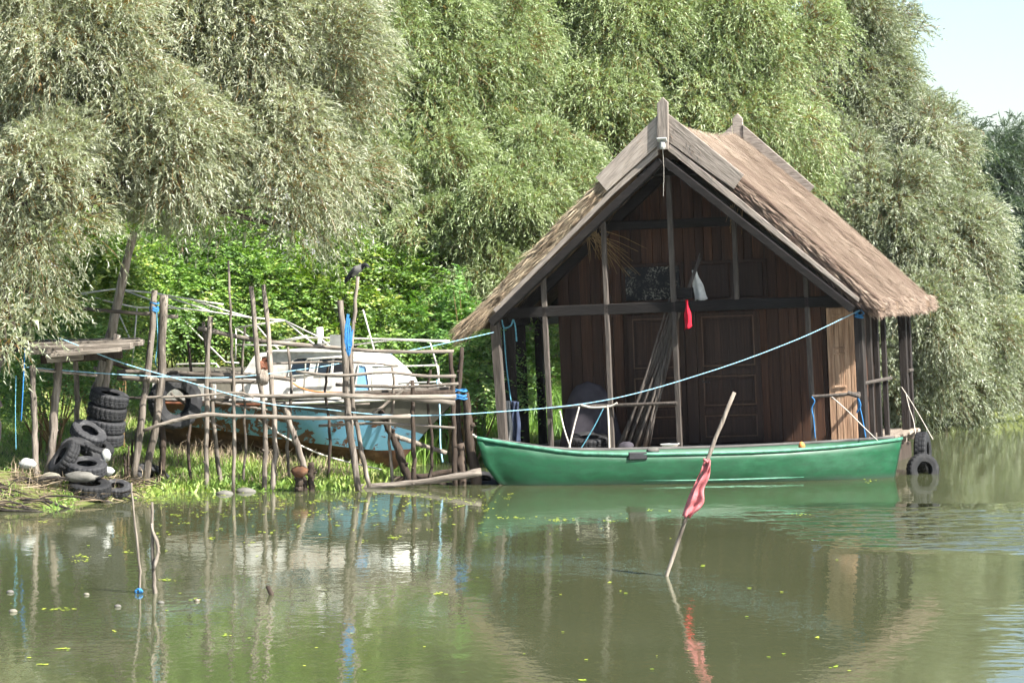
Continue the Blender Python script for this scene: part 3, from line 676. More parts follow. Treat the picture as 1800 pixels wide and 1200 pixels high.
strands('thatch_underside', p, np.stack([sd * .74, .1 * RNG.normal(size=n), -.7 * np.ones(n)], 1) + .08 * RNG.normal(size=(n, 3)), .2, .45, .012, np.tile([[0, 0, -1.0]], (n, 1)), M['thatch_gold'], .4 + RNG.normal(0, .2, n))
g = G()
for _ in range(26):                                                                  # loose reeds dangling inside the gable
    a = Vector((-1.25 + U(-.12, .15), U(.05, .4), 3.2 + U(-.06, .06))); b = a + Vector((U(-.05, .75), U(-.1, .1), -U(.2, .75)))
    g.tube([a, a.lerp(b, .5) + Vector((0, 0, .03)), b], [.006, .005, .003], 4)
for _ in range(8):
    a = Vector((1.0 + U(-.2, .15), U(.05, .3), 3.5 + U(-.1, .06))); b = a + Vector((U(-.12, .1), U(-.1, .1), -U(.15, .45)))
    g.tube([a, b], [.006, .003], 4)
g.build('loose_reeds', M['twig'], roof)

def hprism(name, pxs, yref, y0, y1, mat, parent, bevel=.006):
    return G().prism([(p.x, p.z) for p in (hp(a, b, yref) for a, b in pxs)], y0, y1).build(name, mat, parent, bevel=bevel)
hprism('ridge_board', [(1156, 203), (1157, 256), (1067, 336), (1047, 312)], -.42, -.445, -.41, M['greyboard_l'], roof)
hprism('ridge_board', [(1175, 200), (1308, 307), (1290, 333), (1175, 249)], -.42, -.445, -.41, M['greyboard_r'], roof)
hprism('bargeboard', [(1157, 258), (1157, 272), (1076, 344), (872, 550), (867, 544), (1068, 340)], -.42, -.44, -.40, M['greyboard_l'], roof)
hprism('bargeboard', [(1175, 251), (1300, 349), (1511, 524), (1509, 531), (1400, 443), (1175, 265)], -.42, -.44, -.40, M['greyboard_r'], roof)
hprism('finial', [(1156, 182), (1165.5, 171), (1175, 180), (1175.5, 263), (1156, 263)], -.46, -.50, -.45, M['greyboard_v'], roof)
G().prism([(.02, 4.5), (.19, 4.5), (.19, 5.08), (.105, 5.17), (.02, 5.08)], 4.62, 4.68).build('finial', M['greyboard'], roof, bevel=.006)
G().prism([(.195, 4.98), (1.35, 3.90), (1.22, 3.76), (.195, 4.72)], 4.60, 4.64).build('ridge_board', M['greyboard'], roof, bevel=.006)
G().prism([(.015, 4.98), (.015, 4.72), (-1.1, 3.76), (-1.23, 3.90)], 4.60, 4.64).build('ridge_board', M['greyboard'], roof, bevel=.006)

for s in (-1, 1):                                                                    # rafters
    for y in (-.29, .55, 2.3, 4.3):
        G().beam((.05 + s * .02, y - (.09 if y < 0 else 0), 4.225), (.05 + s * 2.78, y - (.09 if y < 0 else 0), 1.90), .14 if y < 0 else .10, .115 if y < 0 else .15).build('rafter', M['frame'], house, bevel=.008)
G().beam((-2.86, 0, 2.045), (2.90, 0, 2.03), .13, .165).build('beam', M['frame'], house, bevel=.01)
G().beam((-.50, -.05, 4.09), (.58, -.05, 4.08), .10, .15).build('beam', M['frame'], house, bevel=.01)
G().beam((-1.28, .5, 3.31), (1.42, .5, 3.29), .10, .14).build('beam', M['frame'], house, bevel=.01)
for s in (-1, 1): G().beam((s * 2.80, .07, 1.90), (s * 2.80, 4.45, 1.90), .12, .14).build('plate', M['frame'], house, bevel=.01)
def post(x, y, z0, z1, wx, wy, mat='frame_v', tilt=0):
    G().beam((x + tilt, y, z0), (x, y, z1), wx, wy, up=(0, 1, 0)).build('post', M[mat], house, bevel=.006)
post(-2.79, 0, DK, 1.962, .13, .13, 'thinpost', .07)
post(-1.98, -.03, DK, 2.56, .075, .07, 'thinpost', .02)
post(-1.0, -.03, DK, 3.40, .07, .07, 'thinpost')
post(.04, -.03, DK, 4.02, .075, .07, 'thinpost', .01)
post(1.02, -.03, 2.115, 3.48, .065, .07, 'thinpost')
post(2.07, -.03, DK, 2.56, .07, .07, 'thinpost', .03)
post(2.83, 0, DK, 1.946, .12, .12)
for y in (.42, 1.0, 1.6, 2.25): post(2.80, y, DK, 1.83, .07, .11)
post(2.80, 4.02, DK, 1.83, .12, .13); post(2.82, 4.36, DK, 1.83, .11, .13)
post(-2.80, .72, DK, 1.83, .20, .06); post(-2.80, 1.30, DK, 1.83, .20, .06); post(-2.80, 2.4, DK, 1.83, .12, .12); post(-2.80, 4.35, DK, 1.83, .12, .12)
def rail(a, b, r, mat='thinpost'): G().tube(catmull([a, b], 6), r, 8, .08).build('rail', M[mat], house)
rail(hp(968, 716, -.09), hp(1190, 708, -.09), .026); rail(hp(1428, 697, -.09), hp(1512, 691, -.09), .024)
rail((2.87, .05, .80), (2.87, 2.35, .80), .028); rail((2.87, 4.0, .86), (2.87, 4.4, .86), .028)
rail(hp(1490, 690, -.16), hp(1512, 697, -.16), .035, 'palecloth' if False else 'thinpost')

# room behind the porch: every wall board a piece of its own
WYL = .90
g = G()
g.box(-2.02, 2.56, WYL + .035, WYL + .055, DK, 2.0).box(-1.99, -1.96, WYL + .06, 3.2, DK, 2.5).box(-1.95, 2.55, 3.2, 3.23, DK, 2.3).box(2.53, 2.56, WYL + .06, 2.42, DK, 1.9)
g.prism([(-2.02, 2.003), (2.56, 2.003), (2.5, zin(2.5) - .06), (.05, 4.30), (-2.0, zin(-2.0) - .06)], WYL + .036, WYL + .056)
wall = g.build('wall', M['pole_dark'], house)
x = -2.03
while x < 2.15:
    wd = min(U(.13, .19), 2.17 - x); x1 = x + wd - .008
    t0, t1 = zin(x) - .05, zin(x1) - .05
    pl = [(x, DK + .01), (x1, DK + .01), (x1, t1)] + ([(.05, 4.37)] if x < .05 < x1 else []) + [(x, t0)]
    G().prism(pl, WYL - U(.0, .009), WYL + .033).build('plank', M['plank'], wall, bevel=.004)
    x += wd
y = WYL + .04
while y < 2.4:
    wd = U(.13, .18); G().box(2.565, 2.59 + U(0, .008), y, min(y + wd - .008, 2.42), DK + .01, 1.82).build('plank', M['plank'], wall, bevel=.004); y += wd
# pale carved shutter at the right end of the wall
g = G(); x = 2.18
sh = G().box(2.18, 2.60, WYL - .018, WYL + .03, DK + .01, 1.93).build('shutter', M['panelwood'], house, bevel=.004)
for a, b in ((2.185, 2.285), (2.292, 2.365), (2.372, 2.43), (2.437, 2.52), (2.527, 2.595)):
    G().box(a, b, WYL - .034 - U(0, .008), WYL - .0185, DK + .02, 1.92).build('board', M['panelwood'], sh, bevel=.004)
for z in (.62, .72, 1.22, 1.30, 1.74, 1.80): G().box(2.27, 2.45, WYL - .058, WYL - .0435, z, z + .035).build('moulding', M['panelwood'], sh, bevel=.006)

def door(x0, x1, z0, z1, splits):
    d = G().box(x0, x1, WYL - .045, WYL - .012, z0, z1)
    yy0, yy1 = WYL - .068, WYL - .0455
    d.box(x0, x0 + .09, yy0, yy1, z0, z1).box(x1 - .09, x1, yy0, yy1, z0, z1)
    zz = [z0] + splits + [z1]
    for i, z in enumerate(zz):
        a = z0 if i == 0 else (z1 - .10 if i == len(zz) - 1 else z - .05); b = a + .10
        d.box(x0 + .0905, x1 - .0905, yy0 + .002, yy1, a, b)
    o = d.build('door', M['doorwood'], house, bevel=.006)
    for a, b in zip(zz[:-1], zz[1:]):
        G().box(x0 + .14, x1 - .14, WYL - .060, WYL - .0455, a + .14, b - .11).build('panel', M['doorwood'], o, bevel=.012)
        X0, X1, Z0, Z1, t = x0 + .10, x1 - .10, a + .105, b - .075, .018
        G().box(X0, X1, WYL - .082, WYL - .0685, Z0 - t, Z0).box(X0, X1, WYL - .082, WYL - .0685, Z1, Z1 + t).box(X0 - t, X0, WYL - .080, WYL - .0685, Z0 - t, Z1 + t).box(X1, X1 + t, WYL - .080, WYL - .0685, Z0 - t, Z1 + t).build('moulding', M['moulding'], o, bevel=.004)
    return o
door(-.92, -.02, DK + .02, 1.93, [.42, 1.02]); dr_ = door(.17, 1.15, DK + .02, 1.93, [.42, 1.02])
G().tube([(.24, WYL - .10, .88), (.36, WYL - .11, .87)], .012, 6).tube([(.25, WYL - .065, .88), (.25, WYL - .10, .88)], .012, 6).build('handle', M['black'], dr_)
G().box(-.01, .16, WYL - .085, WYL - .012, DK + .02, 1.95).build('door_post', M['doorwood'], house, bevel=.008)
G().box(-1.0, 1.22, WYL - .08, WYL - .012, 1.955, 2.05).build('lintel', M['doorwood'], house, bevel=.008)
def window(x0, x1, z0, z1, pane, n):
    f = G()
    f.box(x0, x1, WYL - .06, WYL - .012, z0, z0 + .05).box(x0, x1, WYL - .06, WYL - .012, z1 - .05, z1)
    f.box(x0, x0 + .05, WYL - .058, WYL - .012, z0 + .051, z1 - .051).box(x1 - .05, x1, WYL - .058, WYL - .012, z0 + .051, z1 - .051)
    f = f.build('window', M['doorwood'], house, bevel=.005); s = (x1 - x0 - .10) / n
    for i in range(n): G().box(x0 + .052 + i * s, x0 + .048 + (i + 1) * s - .02, WYL - .04, WYL - .013, z0 + .055, z1 - .055).build('pane' if pane == 'glassdirty' else 'panel', M[pane], f, bevel=.005)
window(-.98, .0, 2.10, 2.72, 'glassdirty', 1); window(.14, 1.30, 2.10, 2.72, 'doorwood', 2)
g = G(); g.box(.03, .30, .10, .22, 2.16, 2.32); g.build('bracket_box', M['frame'], house, bevel=.008)

# solar lamp on the finial
a = hp(1164, 247, -.51)
lamp = thing('solar_lamp', 'small white solar lamp fixed to the front finial of the roof', 'lamp', HM @ Matrix.Translation(a))
g = G(); R_ = Matrix.Rotation(math.radians(-35), 4, 'X')
g.box(-.075, .075, -.06, .06, -.012, .012, R_); g.build('panel_frame', M['whiteplastic'], lamp, bevel=.004)
G().box(-.05, .05, -.045, .045, .013, .017, R_).build('solar_panel', M['solar'], lamp)
G().tube([(0, .0, -.02), (0, .0, -.10), (0, 0, -.13)], [.04, .045, .03], 10).build('lamp_body', M['palecloth'], lamp)
g = G(); g.tube(catmull([hp(1165, 262, -.48), hp(1167, 300, -.45), hp(1166, 345, -.4)], 8), .004, 4)
tag(g.build('lamp_cord', M['rope_white'], origin=None), 'thin pale cord hanging from the solar lamp', 'cord').matrix_basis = HM

# ------------------------------------------------------------------ tyres
def tyre_mesh():
    R, wd, rim = .31, .19, .15
    prof = [(rim, -.07), (rim + .01, -.085), (.235, -.098), (.28, -.092), (.298, -.082), (.31, -.068), (.312, -.034), (.303, -.030), (.303, -.020), (.312, -.016), (.312, .016), (.303, .020), (.303, .030), (.312, .034), (.31, .068), (.298, .082), (.28, .092), (.235, .098), (rim + .01, .085), (rim, .07), (rim + .012, .055), (.26, .07), (.285, .05), (.285, -.05), (.26, -.07), (rim + .012, -.055)]
    n = 72; g = G(); vs = []; m = len(prof)
    for i in range(n):
        a = 2 * math.pi * i / n
        for j, (r, z) in enumerate(prof):
            if 4 <= j <= 15 and (i + (1 if j > 8 else 0)) % 3 == 0: r -= .010
            vs.append((r * math.cos(a), r * math.sin(a), z))
    fs = [(i * m + j, ((i + 1) % n) * m + j, ((i + 1) % n) * m + (j + 1) % m, i * m + (j + 1) % m) for i in range(n) for j in range(m)]
    g.add(vs, fs); me = bpy.data.meshes.new('tyre'); me.from_pydata([tuple(a) for a in g.v], [], g.f); me.materials.append(M['rubber']); me.update(); return me
TM = tyre_mesh()
def tyre(label, loc, axis, s=1.0, group='old tyres on the bank', spin=0):
    o = bpy.data.objects.new('tyre', TM); C.objects.link(o)
    o.matrix_basis = Matrix.Translation(loc) @ Vector(axis).to_track_quat('Z', 'Y').to_matrix().to_4x4() @ Matrix.Rotation(spin, 4, 'Z') @ Matrix.Scale(s, 4)
    return tag(o, label, 'tyre', group)
A = (.24, -.16, .96)
for i, (px, py, ax, lb) in enumerate([(192, 699, A, 'topmost tyre of the leaning black stack'), (188, 722, (.2, -.16, .96), 'second tyre from the top of the leaning black stack'),
        (186, 746, (.17, -.16, .96), 'third tyre from the top of the leaning black stack'), (183, 769, (.14, -.16, .96), 'lowest tyre of the leaning black stack')]):
    tyre(lb, P(px, py, 41.4), ax, .86, spin=i)
tyre('greyish tyre slumped against the left side of the tyre stack', P(155, 762, 41.0), (.45, -.35, .82), .8, spin=.4)
tyre('tyre tucked under the greyish slumped one, beside the stack', P(168, 786, 40.9), (.40, -.25, .88), .8, spin=1.4)
tyre('large tyre propped upright at a slant in the middle of the heap', P(140, 802, 40.6), (.45, -.55, .70), .95, spin=.7)
tyre('tyre with chevron tread on the left of the heap, by the shelter post', P(113, 806, 40.3), (-.72, -.35, .55), .85, spin=2)
tyre('tyre lying below the slanted one at the front of the heap', P(152, 822, 40.2), (.08, -.28, .96), .86, spin=.2)
tyre('half buried tyre flat at the foot of the heap', P(158, 858, 40.0), (.06, -.22, .97), .90, spin=.9)
tyre('worn tyre lying at the water edge right of the heap', P(205, 858, 40.4), (.10, -.35, .9), .62, spin=.5)
tyre('dark tyre lying in the weeds behind the two tied posts', P(268, 846, 42.3), (.55, -.45, .7), .95, spin=.3)
tyre('black tyre hanging upright on the jetty behind the tied posts', P(308, 706, 42.2), (.45, -.89, .05), 1.2, spin=.1)
tyre('tyre hung as a fender on the rear right deck edge', P(1622, 795, 45.9), (.96, -.28, .05), 1.0, 'tyre fenders of the boathouse')
tyre('half sunken tyre fender below the right deck corner', P(1622, 826, 45.4), (.35, -.92, .12), .8, 'tyre fenders of the boathouse')
tyre('tyre lying flat on the porch under the draped cloth', HM @ Vector((-1.42, .16, DK + .12)), (0, -.2, .98), .98, 'tyre fenders of the boathouse')
tyre('dark tyre half sunk beside the bow of the green boat', P(850, 846, 43.7), (.1, -.4, .9), .7, 'tyre fenders of the boathouse')

# ------------------------------------------------------------------ things on the porch
def drape(name, label, cat, c, rx, ry, h, mat, folds=9, top=.62, M0=HM):
    secs = []
    for i in range(11):
        t = i / 10; row = []
        rr = (1 - (1 - min(1, t / .45)) ** 2) ** .5 * (top + (1 - top) * t)
        for k_ in range(40):
            a = 2 * math.pi * k_ / 40; f = 1 + (.03 + .10 * t) * math.sin(folds * a + 2 * math.sin(2 * a)) * t + .05 * math.sin(3 * a + 1)
            row.append(Vector(c) + Vector((rx * rr * f * math.cos(a), ry * rr * f * math.sin(a), h * (1 - t ** 1.15) + .03 * math.sin(4 * a) * t)))
        secs.append(row)
    o = G().loft(secs, closed=True, capa=True).build(name, mat, smooth=True); o.matrix_basis = M0
    return tag(o, label, cat)
drape('cloth_cover', 'grey purple cloth draped over a hump at the left of the porch', 'cloth', (-1.52, .58, DK + .03), .46, .25, 1.0, M['greycloth'])
def hang(name, label, cat, px_top, px_bot, yl, mat, thick=.05, waves=3, M0=HM, pl=None):
    """cloth hanging between an upper and a lower edge given in photo pixels"""
    pl = pl or hp
    (a0, b0), (a1, b1) = px_top; (c0, d0), (c1, d1) = px_bot
    A0, A1, B0, B1 = pl(a0, b0, yl), pl(a1, b1, yl), pl(c0, d0, yl), pl(c1, d1, yl); secs = []
    for i in range(13):
        t = i / 12; row = []
        for k_ in range(11):
            s = k_ / 10; p = A0.lerp(A1, s).lerp(B0.lerp(B1, s), t)
            row.append(p + Vector((.01 * math.sin(9 * t + 3 * s), thick * math.sin(waves * 2 * math.pi * s + 1.5 * t) * (.3 + t), .015 * math.sin(7 * s) * t)))
        secs.append(row)
    o = G().loft(secs).build(name, mat, smooth=True, solid=.008); o.matrix_basis = M0
    return tag(o, label, cat)
hang('rag', 'grubby white rag hanging above the porch beam', 'rag', ((1216, 475), (1224, 474)), ((1220, 529), (1244, 526)), .2, M['whitecloth'], .03, 1)
hang('red_cloth', 'bright red cloth hanging over the porch beam', 'cloth', ((1205, 527), (1209, 527)), ((1202, 580), (1217, 574)), -.14, M['red'], .02, 1)
hang('jacket', 'dark blue jacket hanging by the left porch posts', 'jacket', ((898, 704), (912, 706)), ((893, 782), (914, 778)), .25, M['bluecloth'], .05, 2)
hang('towel', 'pale grey towel hanging behind the left corner post', 'towel', ((886, 704), (897, 704)), ((884, 780), (901, 782)), .18, M['palecloth'], .04, 2)
b = G().blob((0, 0, .03), (.12, .10, .08), 12, 7, .25).build('bundled_cloth', M['greycloth'], smooth=True); b.matrix_basis = HM @ Matrix.Translation((-.80, -.02, DK)); tag(b, 'small bundled purple cloth at the foot of the leaning poles', 'cloth')
secs = [[Vector((r * math.cos(2 * math.pi * q / 28), r * math.sin(2 * math.pi * q / 28), z)) for q in range(28)] for r, z in ((.02, 0), (.10, 0), (.135, .055), (.15, .062), (.145, .055), (.095, .010), (.02, .008))]
b = G().loft(secs, closed=True).build('basin', M['enamel'], smooth=True); b.matrix_basis = HM @ Matrix.Translation((-.07, -.17, DK + .012)); tag(b, 'shallow white enamel basin on the porch edge', 'basin')
# bundle of thin poles leaning against the king post
for i in range(17):
    a = Vector((U(-.98, -.48), U(-.02, .22), DK + .02)); t_ = Vector((U(-.06, .16), U(.05, .16), U(1.95, 2.25)))
    if i in (3, 9): t_ = Vector((U(.25, .65), .15, U(2.7, 3.1)))
    b_ = a.lerp(t_, .5) + Vector((U(-.02, .05), 0, U(-.03, .03)))
    o = G().tube(catmull([a, b_, t_], 9), [U(.018, .026) - .0012 * q for q in range(9)], 7, .08).build('thin_pole', M['pole'], smooth=True); o.matrix_basis = HM
    o.data.materials[0] = M['thinpost']
    tag(o, 'thin grey pole leaning in the bundle on the porch', 'pole', 'bundle of thin poles on the porch')

def rope(name, label, pts, r, mat, cat='rope', n=40, seg=6):
    o0 = Vector(pts[0]); g = G().tube(catmull(pts, n), r, seg)
    return tag(g.build(name, mat, origin=o0, smooth=True), label, cat)
rope('mooring_rope', 'long pale blue rope sagging from the right porch post to the left bank', [P(*a) for a in ((105, 594, 40.6), (210, 636, 41.0), (320, 668, 41.3), (460, 707, 41.6), (560, 718, 41.9), (700, 730, 42.3), (870, 724, 42.8), (1065, 703, 43.5), (1250, 652, 44.1), (1400, 597, 44.7), (1512, 545, 45.2))], .0074, M['rope_blue'], n=90)
rope('mooring_rope', 'pale blue rope from the left corner post of the porch to the plank shelter', [P(*a) for a in ((45, 645, 40.4), (180, 656, 40.9), (320, 663, 41.5), (420, 662, 41.8), (560, 645, 42.4), (640, 630, 43.2), (760, 608, 44.6), (868, 584, 46.7))], .0068, M['rope_blue'], n=70)
rope('white_line', 'thin white line running down from the jetty rail to the water', [P(*a) for a in ((455, 738, 42.0), (500, 767, 42.4), (570, 800, 43), (670, 825, 44.5))], .012, M['rope_white'])
rope('rope_tie', 'white rope knotted on the porch rail, left of the draped cloth', [hw(*a) for a in ((1018, 715, -.12), (1010, 745, -.14), (1000, 788, -.2))], .014, M['rope_white'])
rope('rope_tie', 'slack white rope slanting from the thin porch post to the boat', [hw(*a) for a in ((984, 722, -.12), (992, 755, -.16), (1003, 788, -.2))], .012, M['rope_white'])
rope('rope_tie', 'twisted white rope hanging straight down from the porch rail', [hw(*a) for a in ((1068, 712, -.12), (1070, 750, -.13), (1071, 790, -.15))], .016, M['rope_white'])
rope('rope_swag', 'twisted rope slung along the porch rail above the draped cloth', [hw(*a) for a in ((1022, 712, -.12), (1042, 716, -.12), (1072, 714, -.12), (1085, 708, -.12))], .016, M['rope_white'])
rope('rope_tie', 'thin blue rope slanting down from the porch rail in front of the draped cloth', [hw(*a) for a in ((1062, 715, -.12), (1043, 752, -.14), (1020, 790, -.18))], .009, M['rope_teal'])
rope('rope_tie', 'faded teal rope hanging in the left corner of the porch', [hw(*a) for a in ((885, 572, .3), (890, 640, .3), (898, 705, .28))], .010, M['rope_teal'])
rope('rope_coil', 'faded teal rope looped under the left end of the porch beam', [hw(*a) for a in ((882, 562, .1), (886, 576, .1), (898, 572, .1), (902, 562, .1), (906, 575, .1), (908, 600, .1))], .012, M['rope_teal'])
rope('rope_tie', 'bright blue rope wrapped round the top of the right corner post', [hw(*a) for a in ((1503, 552, -.1), (1512, 546, -.12), (1518, 552, -.1), (1503, 556, -.1), (1517, 558, -.12), (1504, 549, -.1), (1519, 543, -.06))], .012, M['rope_sky'])
rope('rope_tie', 'bright blue rope tangle hanging from the right porch rail', [hw(*a) for a in ((1506, 696, -.16), (1510, 710, -.18), (1506, 725, -.18), (1513, 712, -.2), (1508, 700, -.18), (1516, 735, -.2), (1522, 770, -.25))], .008, M['rope_sky'])
rope('rope_tie', 'blue rope end hanging from the thin right porch post', [hw(*a) for a in ((1427, 697, -.12), (1432, 705, -.12), (1427, 718, -.12), (1430, 735, -.13), (1433, 770, -.13))], .009, M['rope_sky'])
rope('mooring_line', 'thin pale line from the right porch rail down to the green boat', [hw(*a) for a in ((1462, 697, -.14), (1490, 722, -.3), (1520, 752, -.5), (1545, 776, -.75))], .007, M['rope_white'])
rope('mooring_line', 'slack pale rope from the rear deck post to the hanging tyre', [hw(*a) for a in ((1585, 680, 3.9), (1600, 703, 3.6), (1622, 740, 2.6), (1640, 772, 1.7))], .006, M['rope_white'])
rope('mooring_line', 'second pale rope from the rear deck post, hanging lower', [hw(*a) for a in ((1592, 690, 3.9), (1598, 715, 3.7), (1606, 740, 3.4), (1610, 768, 3.0))], .005, M['rope_white'])

# ------------------------------------------------------------------ green boat
yaw = math.degrees(math.atan2(1.75, 5.9))
BM = frame(Vector((-.30, 43.05, 0)), yaw)
boat = thing('green_boat', 'long green wooden rowing boat moored in front of the boathouse', 'boat', BM)
BL = 6.22
def bsec(s, inset=0.0):
    hb = .52 * (1 - abs(2 * s - 1.02) ** 2.6) ** .8 if 0 < s < 1 else .0
    hb = max(hb, .015) - inset * (hb > .05)
    zs = .43 + .24 * max(0, 1 - s / .28) ** 2 + .13 * max(0, (s - .5) / .5) ** 2
    w0 = max(0, 1 - s / .10); w1 = max(0, (s - .93) / .07)
    pts = []
    for q, z in ((1, zs), (.985, zs * .72), (.94, zs * .42), (.84, .02), (.55, -.12), (0, -.16)):
        x = s * BL - .20 * w0 * (max(z + .16, 0) / .8) ** 1.3 + .25 * w0 * (1 - min(1, (z + .16) / .45)) - .10 * w1 * (1 - z / .5)
        if z < .02: z += .12 * w0 + .10 * w1
        pts.append((x, q * hb, z))
    near = [Vector((x, -y, z)) for x, y, z in pts]; far = [Vector((x, y, z)) for x, y, z in reversed(pts[:-1])]
    return near + far
ST = [0, .012, .03, .06, .1, .15, .2, .3, .4, .5, .6, .7, .8, .87, .93, .965, .99, 1]
secs = [bsec(s) for s in ST]
G().loft(secs).build('hull', M['greenboat'], boat, smooth=True, solid=.03)
G().tube([a[0] + Vector((0, -.012, .0)) for a in secs], .026, 8).build('gunwale', M['greenrail'], boat, smooth=True)
G().tube([a[-1] + Vector((0, .012, .01)) for a in secs[2:-1]], .028, 8).build('gunwale', M['darkrail'], boat, smooth=True)
for s in (.22, .47, .74):
    a = bsec(s, .02); G().box(a[0].x - .12, a[0].x + .12, a[1].y + .03, -a[1].y - .03, .27, .30).build('thwart', M['darkrail'], boat, bevel=.006)
a = bsec(.30); b = bsec(.335)
G().box(a[0].x, b[0].x + .06, a[0].y - .05, a[0].y + .03, a[0].z - .075, a[0].z + .03).build('rubbing_pad', M['black'], boat, bevel=.012)
g = G(); g.tube([Vector((bsec(s)[3].x, bsec(s)[3].y * 1.02, .055 + .01 * math.sin(s * 9))) + Vector((0, -.012, 0)) for s in (.34, .42, .5, .58, .66, .73)], [.005, .012, .014, .015, .015, .007], 6)
g.build('spray_rail', M['greenrail'], boat, smooth=True)
G().tube([secs[0][0] + Vector((.02, 0, .0)), secs[0][0] + Vector((-.06, 0, .05))], [.02, .012], 6).build('bow_ring', M['rope_white'], boat)
o = G().blob((2.35, -.15, .46), (.10, .05, .05), 8, 5).build('bailer', M['stone'], smooth=True); o.matrix_basis = BM; tag(o, 'small brown bailer lying on the green boat edge', 'bailer')
o = G().blob((4.72, .10, .47), (.05, .05, .06), 8, 6).build('plastic_float', M['rope_orange'], smooth=True); o.matrix_basis = BM; tag(o, 'small orange float in the stern of the green boat', 'float')

# ------------------------------------------------------------------ old blue cabin boat on the bank
CM = frame(Vector(((560 - 900) / F * 46.3, 46.3, 0)), -20)
mb = thing('cabin_boat', 'derelict cabin boat with peeling blue hull aground behind the jetty', 'boat', CM)
def csec(s):
    xg = -2.45 + 4.72 * s; rake = max(0, (s - .60) / .40) ** 1.5
    hb = .88 * min(1, (.80 + .5 * s)) * (1 - max(0, (s - .45) / .55) ** 2.4)
    hb = max(hb, .02)
    zg = .99 + .03 * s + .20 * max(0, s - .4); zk = .34 - .30 * s; zw = .72 - .40 * min(1, s * 1.2) + .10 * max(0, s - .7)
    zf = zg - .02 - .55 * max(0, (s - .42) / .58) ** 1.3
    def pt(q, z):
        t = (zg - z) / (zg - zk)
        return Vector((xg - 1.02 * rake * t ** .9, -q * hb, z))
    nk = .0; wq = .82 * (1 - .55 * rake); fq = .97 * (1 - .22 * rake) 
    return [pt(1, zg), pt(fq, zf), pt((fq * .6 + wq * .4), (zf + zw) / 2), pt(wq, zw), pt(.42, (zk * .75 + zw * .25)), pt(nk, zk)]
SS = [i / 22 for i in range(23)]
sec = [csec(s) for s in SS]
mir = lambda r: [Vector((p.x, -p.y, p.z)) for p in reversed(r)]
def both(i0, i1):
    g = G(); g.loft([r[i0:i1] for r in sec]); g.loft([mir(r[i0:i1]) for r in sec]); return g
both(1, 4).build('hull', M['bluehull'], mb, smooth=True)
both(3, 6).build('hull_bottom', M['rusthull'], mb, smooth=True)
both(0, 2).build('bow_flare', M['shaded_grey'], mb, smooth=True)
G().add(sec[0] + mir(sec[0])[1:], [tuple(range(11))]).build('transom', M['gelcoat'], mb)
G().loft([[r[0] + Vector((0, .02, -.004)), Vector((r[0].x, 0, r[0].z + .03)), Vector((r[0].x, -r[0].y - .02, r[0].z - .004))] for r in sec]).build('deck', M['gelcoat'], mb)
g = G(); g.tube([r[0] + Vector((0, -.015, .01)) for r in sec[:11]], .028, 6); g.build('rubbing_rail', M['rustrail'], mb, smooth=True)
g = G(); g.tube([r[0] + Vector((0, -.01, .01)) for r in sec[10:]], .022, 6); g.build('rubbing_rail', M['whitepipe'], mb, smooth=True)
def cp(px, py, yl): return onplane(CM, px, py, yl)
# cabin, outline traced on its near side
out = [(402, 704), (412, 678), (440, 626), (452, 620), (505, 617), (560, 618), (622, 619), (640, 628), (662, 648), (678, 668), (690, 700)]
lo = [cp(a, b, -.62) for a, b in out]
top_in = lambda p: .62 - .13 * max(0, (p.z - 1.1)) / .65
near = [Vector((p.x, -top_in(p), p.z)) for p in lo]; far = [Vector((p.x, top_in(p), p.z)) for p in lo]
g = G().loft([near, far], capa=False); n = len(near)
g.add(near, [tuple(range(n))]); g.add(far, [tuple(range(n - 1, -1, -1))])
cabin = g.build('cabin', M['gelcoat'], mb, bevel=.015)
def cwin(name, pxs, mat, d=.0):
    ps = [cp(a, b, -.60) for a, b in pxs]; y = lambda p: -top_in(p) - .012 - d
    fr = [Vector((p.x, y(p), p.z)) for p in ps]; bk = [Vector((p.x, y(p) + .02, p.z)) for p in ps]; m = len(ps)
    g = G().add(fr + bk, [tuple(range(m))] + [(i, i + m, (i + 1) % m + m, (i + 1) % m) for i in range(m)])
    o = g.build(name, M[mat], cabin)
    c_ = sum(fr, Vector()) / m; e = [c_ + (p - c_) * 1.06 + Vector((0, -.004, 0)) for p in fr]
    G().tube(e + [e[0]], .010, 5, cap=False).build('window_frame', M['whitepipe'], cabin)
cwin('window', [(506, 660), (512, 634), (520, 630), (543, 630), (540, 657)], 'glass')
cwin('window', [(555, 657), (558, 632), (580, 630), (579, 656)], 'glass')
cwin('window', [(583, 656), (584, 630), (606, 630), (608, 656)], 'black')
cwin('window', [(624, 688), (628, 642), (640, 645), (650, 686)], 'glassblue')
cwin('hatch', [(452, 652), (456, 628), (470, 626), (472, 650)], 'rustrail')
G().tube([cp(456, 640, -.68), cp(462, 650, -.74)], [.07, .055], 10).build('exhaust', M['rustrail'], cabin)
G().box(-.52, .62, -.56, .56, 1.785, 1.815).build('cabin_roof', M['gelcoat'], mb, bevel=.008)
a = cp(562, 617, 0); G().tube([a, a + Vector((0, 0, .20)), a + Vector((0, 0, .23)), a + Vector((0, 0, .36))], [.035, .035, .06, .05], 10).build('mast_light', M['enamel'], mb, smooth=True)
G().box(.40, .62, -.50, -.46, 1.815, 2.05).build('roof_box', M['palecloth'], mb)
a0 = cp(308, 640, -.6); a1 = cp(420, 650, -.6)
G().box(-2.40, -1.38, -.72, .72, 1.02, 1.52).build('aft_trunk', M['shaded_grey'], mb, bevel=.03)
G().box(-2.42, -1.36, -.735, -.715, 1.05, 1.30).build('aft_side_panel', M['gelcoat'], mb, bevel=.006)
def pipes(name, segs, r, mat, parent, pl, yl):
    for s_ in segs: G().tube([pl(a, b, yl) for a, b in s_], r, 6).build(name, mat, parent, smooth=True)
